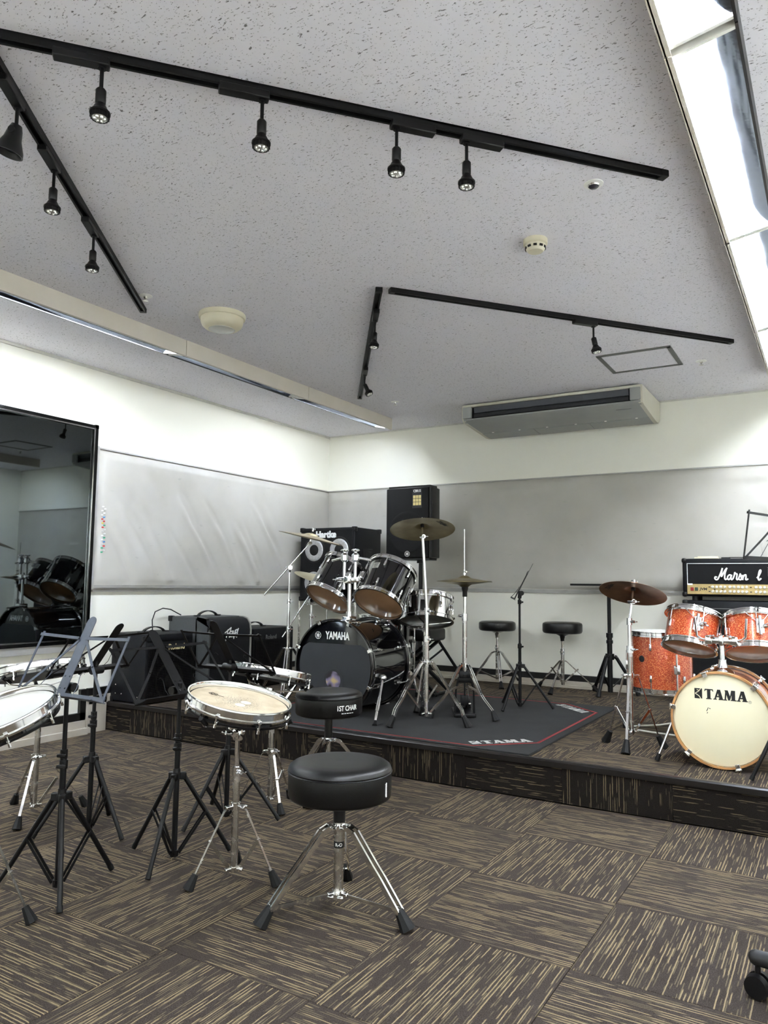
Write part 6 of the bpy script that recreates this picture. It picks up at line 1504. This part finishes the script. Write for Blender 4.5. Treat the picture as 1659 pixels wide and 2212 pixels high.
tf = thing('floor_tom', 'orange sparkle floor tom behind the left orange rack tom', 'floor tom', (-0.905, 4.70, ZS))
drum(tf, Matrix.Translation((0, 0, 0.405)), 0.171, 0.315, SPARK, HEADWHITE, HEADCLEAR, 6, True, CHROME, az0=math.radians(-98))
obj('vent_badge', MB().lathe([(0.0001, 0.003), (0.008, 0.003), (0.018, 0.002), (0.019, 0.0)], Matrix.Rotation(math.radians(-118), 4, 'Z') @ Matrix.Translation((0.171, 0, 0.425)) @ Matrix.Rotation(PI / 2, 4, 'Y'), 24), BLACKTXT, tf)
for k in range(3):
    a = math.radians(-55) + 2 * PI * k / 3
    lg = obj('leg', MB().cyl(pol(a, 0.196, 0.46), pol(a, 0.196, 0.14), 0.0055, seg=10).cyl(pol(a, 0.196, 0.14), pol(a, 0.215, 0.02), 0.0055, seg=10), CHROME, tf)
    obj('bracket', MB().box((0.187, 0, 0.375), (0.032, 0.036, 0.055), Matrix.Rotation(a, 4, 'Z'), 0.006), CHROME, tf)
    obj('rubber_foot', MB().cyl(pol(a, 0.215, 0.0), pol(a, 0.215, 0.035), 0.013, seg=12), RUBBER, lg)
# cymbal on flat legged stand
TC = (-0.952, 4.121); TCA = V((0.071, 0.392, 1)).normalized(); TCC = V((-0.944, 4.175, 0.996)) + TCA * 0.036
cymbal('crash_cymbal', TCC, TCA, 0.175, BRONZEC, 'coppery tilted cymbal beside the orange sparkle drums', 'cymbals', 'Zildjian', -1, math.radians(-150))
cymbal_stand(TC, ZS, azs_from(TC, (-1.111, 4.199), (-0.943, 3.952), (-0.803, 4.213)), 'flat legged chrome cymbal stand beside the orange sparkle drums', TCC - V((TC[0], TC[1], ZS)), TCA, 0.375, 0.172, (0.51, 0.655), None, None, 0.085, (0.10, 0.20), double=False, r1=0.0125)
wc = obj('white_cable', MB().tube([(-0.84, 5.02, 0.16 + ZS), (-0.85, 4.98, 0.05 + ZS), (-0.87, 4.93, 0.02 + ZS), (-0.95, 4.83, 0.012 + ZS), (-1.06, 4.76, 0.006 + ZS), (-1.10, 4.70, 0.006 + ZS), (-1.05, 4.63, 0.006 + ZS), (-0.95, 4.60, 0.006 + ZS), (-0.82, 4.58, 0.006 + ZS), (-0.70, 4.56, 0.006 + ZS)], 0.005, 8), CREAMCABLE)
tag(wc, 'white cable lying on the stage under the orange floor tom', 'cable')
# music stand at the right edge
PF = (-0.195, 3.780)
music_stand(PF, ZS, tri(math.radians(-157.5)), math.radians(155), 'black folding music stand cut by the right picture edge', 0.962, 0.16, 0.20, W=0.54, foot_r=0.172, hub=0.32, collars=(0.45, 0.70), knob=1.01)

# small prints too worn or too small to read: plain scribbles
strokes(scribble_on, axes((-0.118, -0.040, -0.0052), (0.95, 0.3, 0), (-0.3, 0.95, 0)), [[(a * 0.06, b * 0.022) for a, b in l] for l in ([(0, .5), (.1, .9), (.2, .3), (.3, .8), (.45, .4), (.55, .7), (.7, .45), (1, .5)], [(.05, .3), (.3, .1), (.6, .25)], [(.1, 1.1), (.5, 1.0)])], 0.0022, BLACKTXT, 0.0005, 'worn_print')
for t__, s in head_print:
    zz = -(0.255 if s < 0 else 0.25) / 2 - 0.0034
    strokes(t__, axes((-0.02 if s < 0 else -0.07, 0.110 if s < 0 else 0.085, zz), (1, 0, 0), (0, -1, 0)), [[(0, 0), (0.012, 0.006), (0.02, -0.002), (0.032, 0.005), (0.044, 0)]], 0.004, BLACKTXT, 0.0004, 'worn_print')
for k in range(5):
    a = math.radians(-22) + (k - 2) * 0.085
    side_mark(side_mark_late, 0.165, a, 0.412, 0.011, 0.003, WHITETXT, 'small_print')
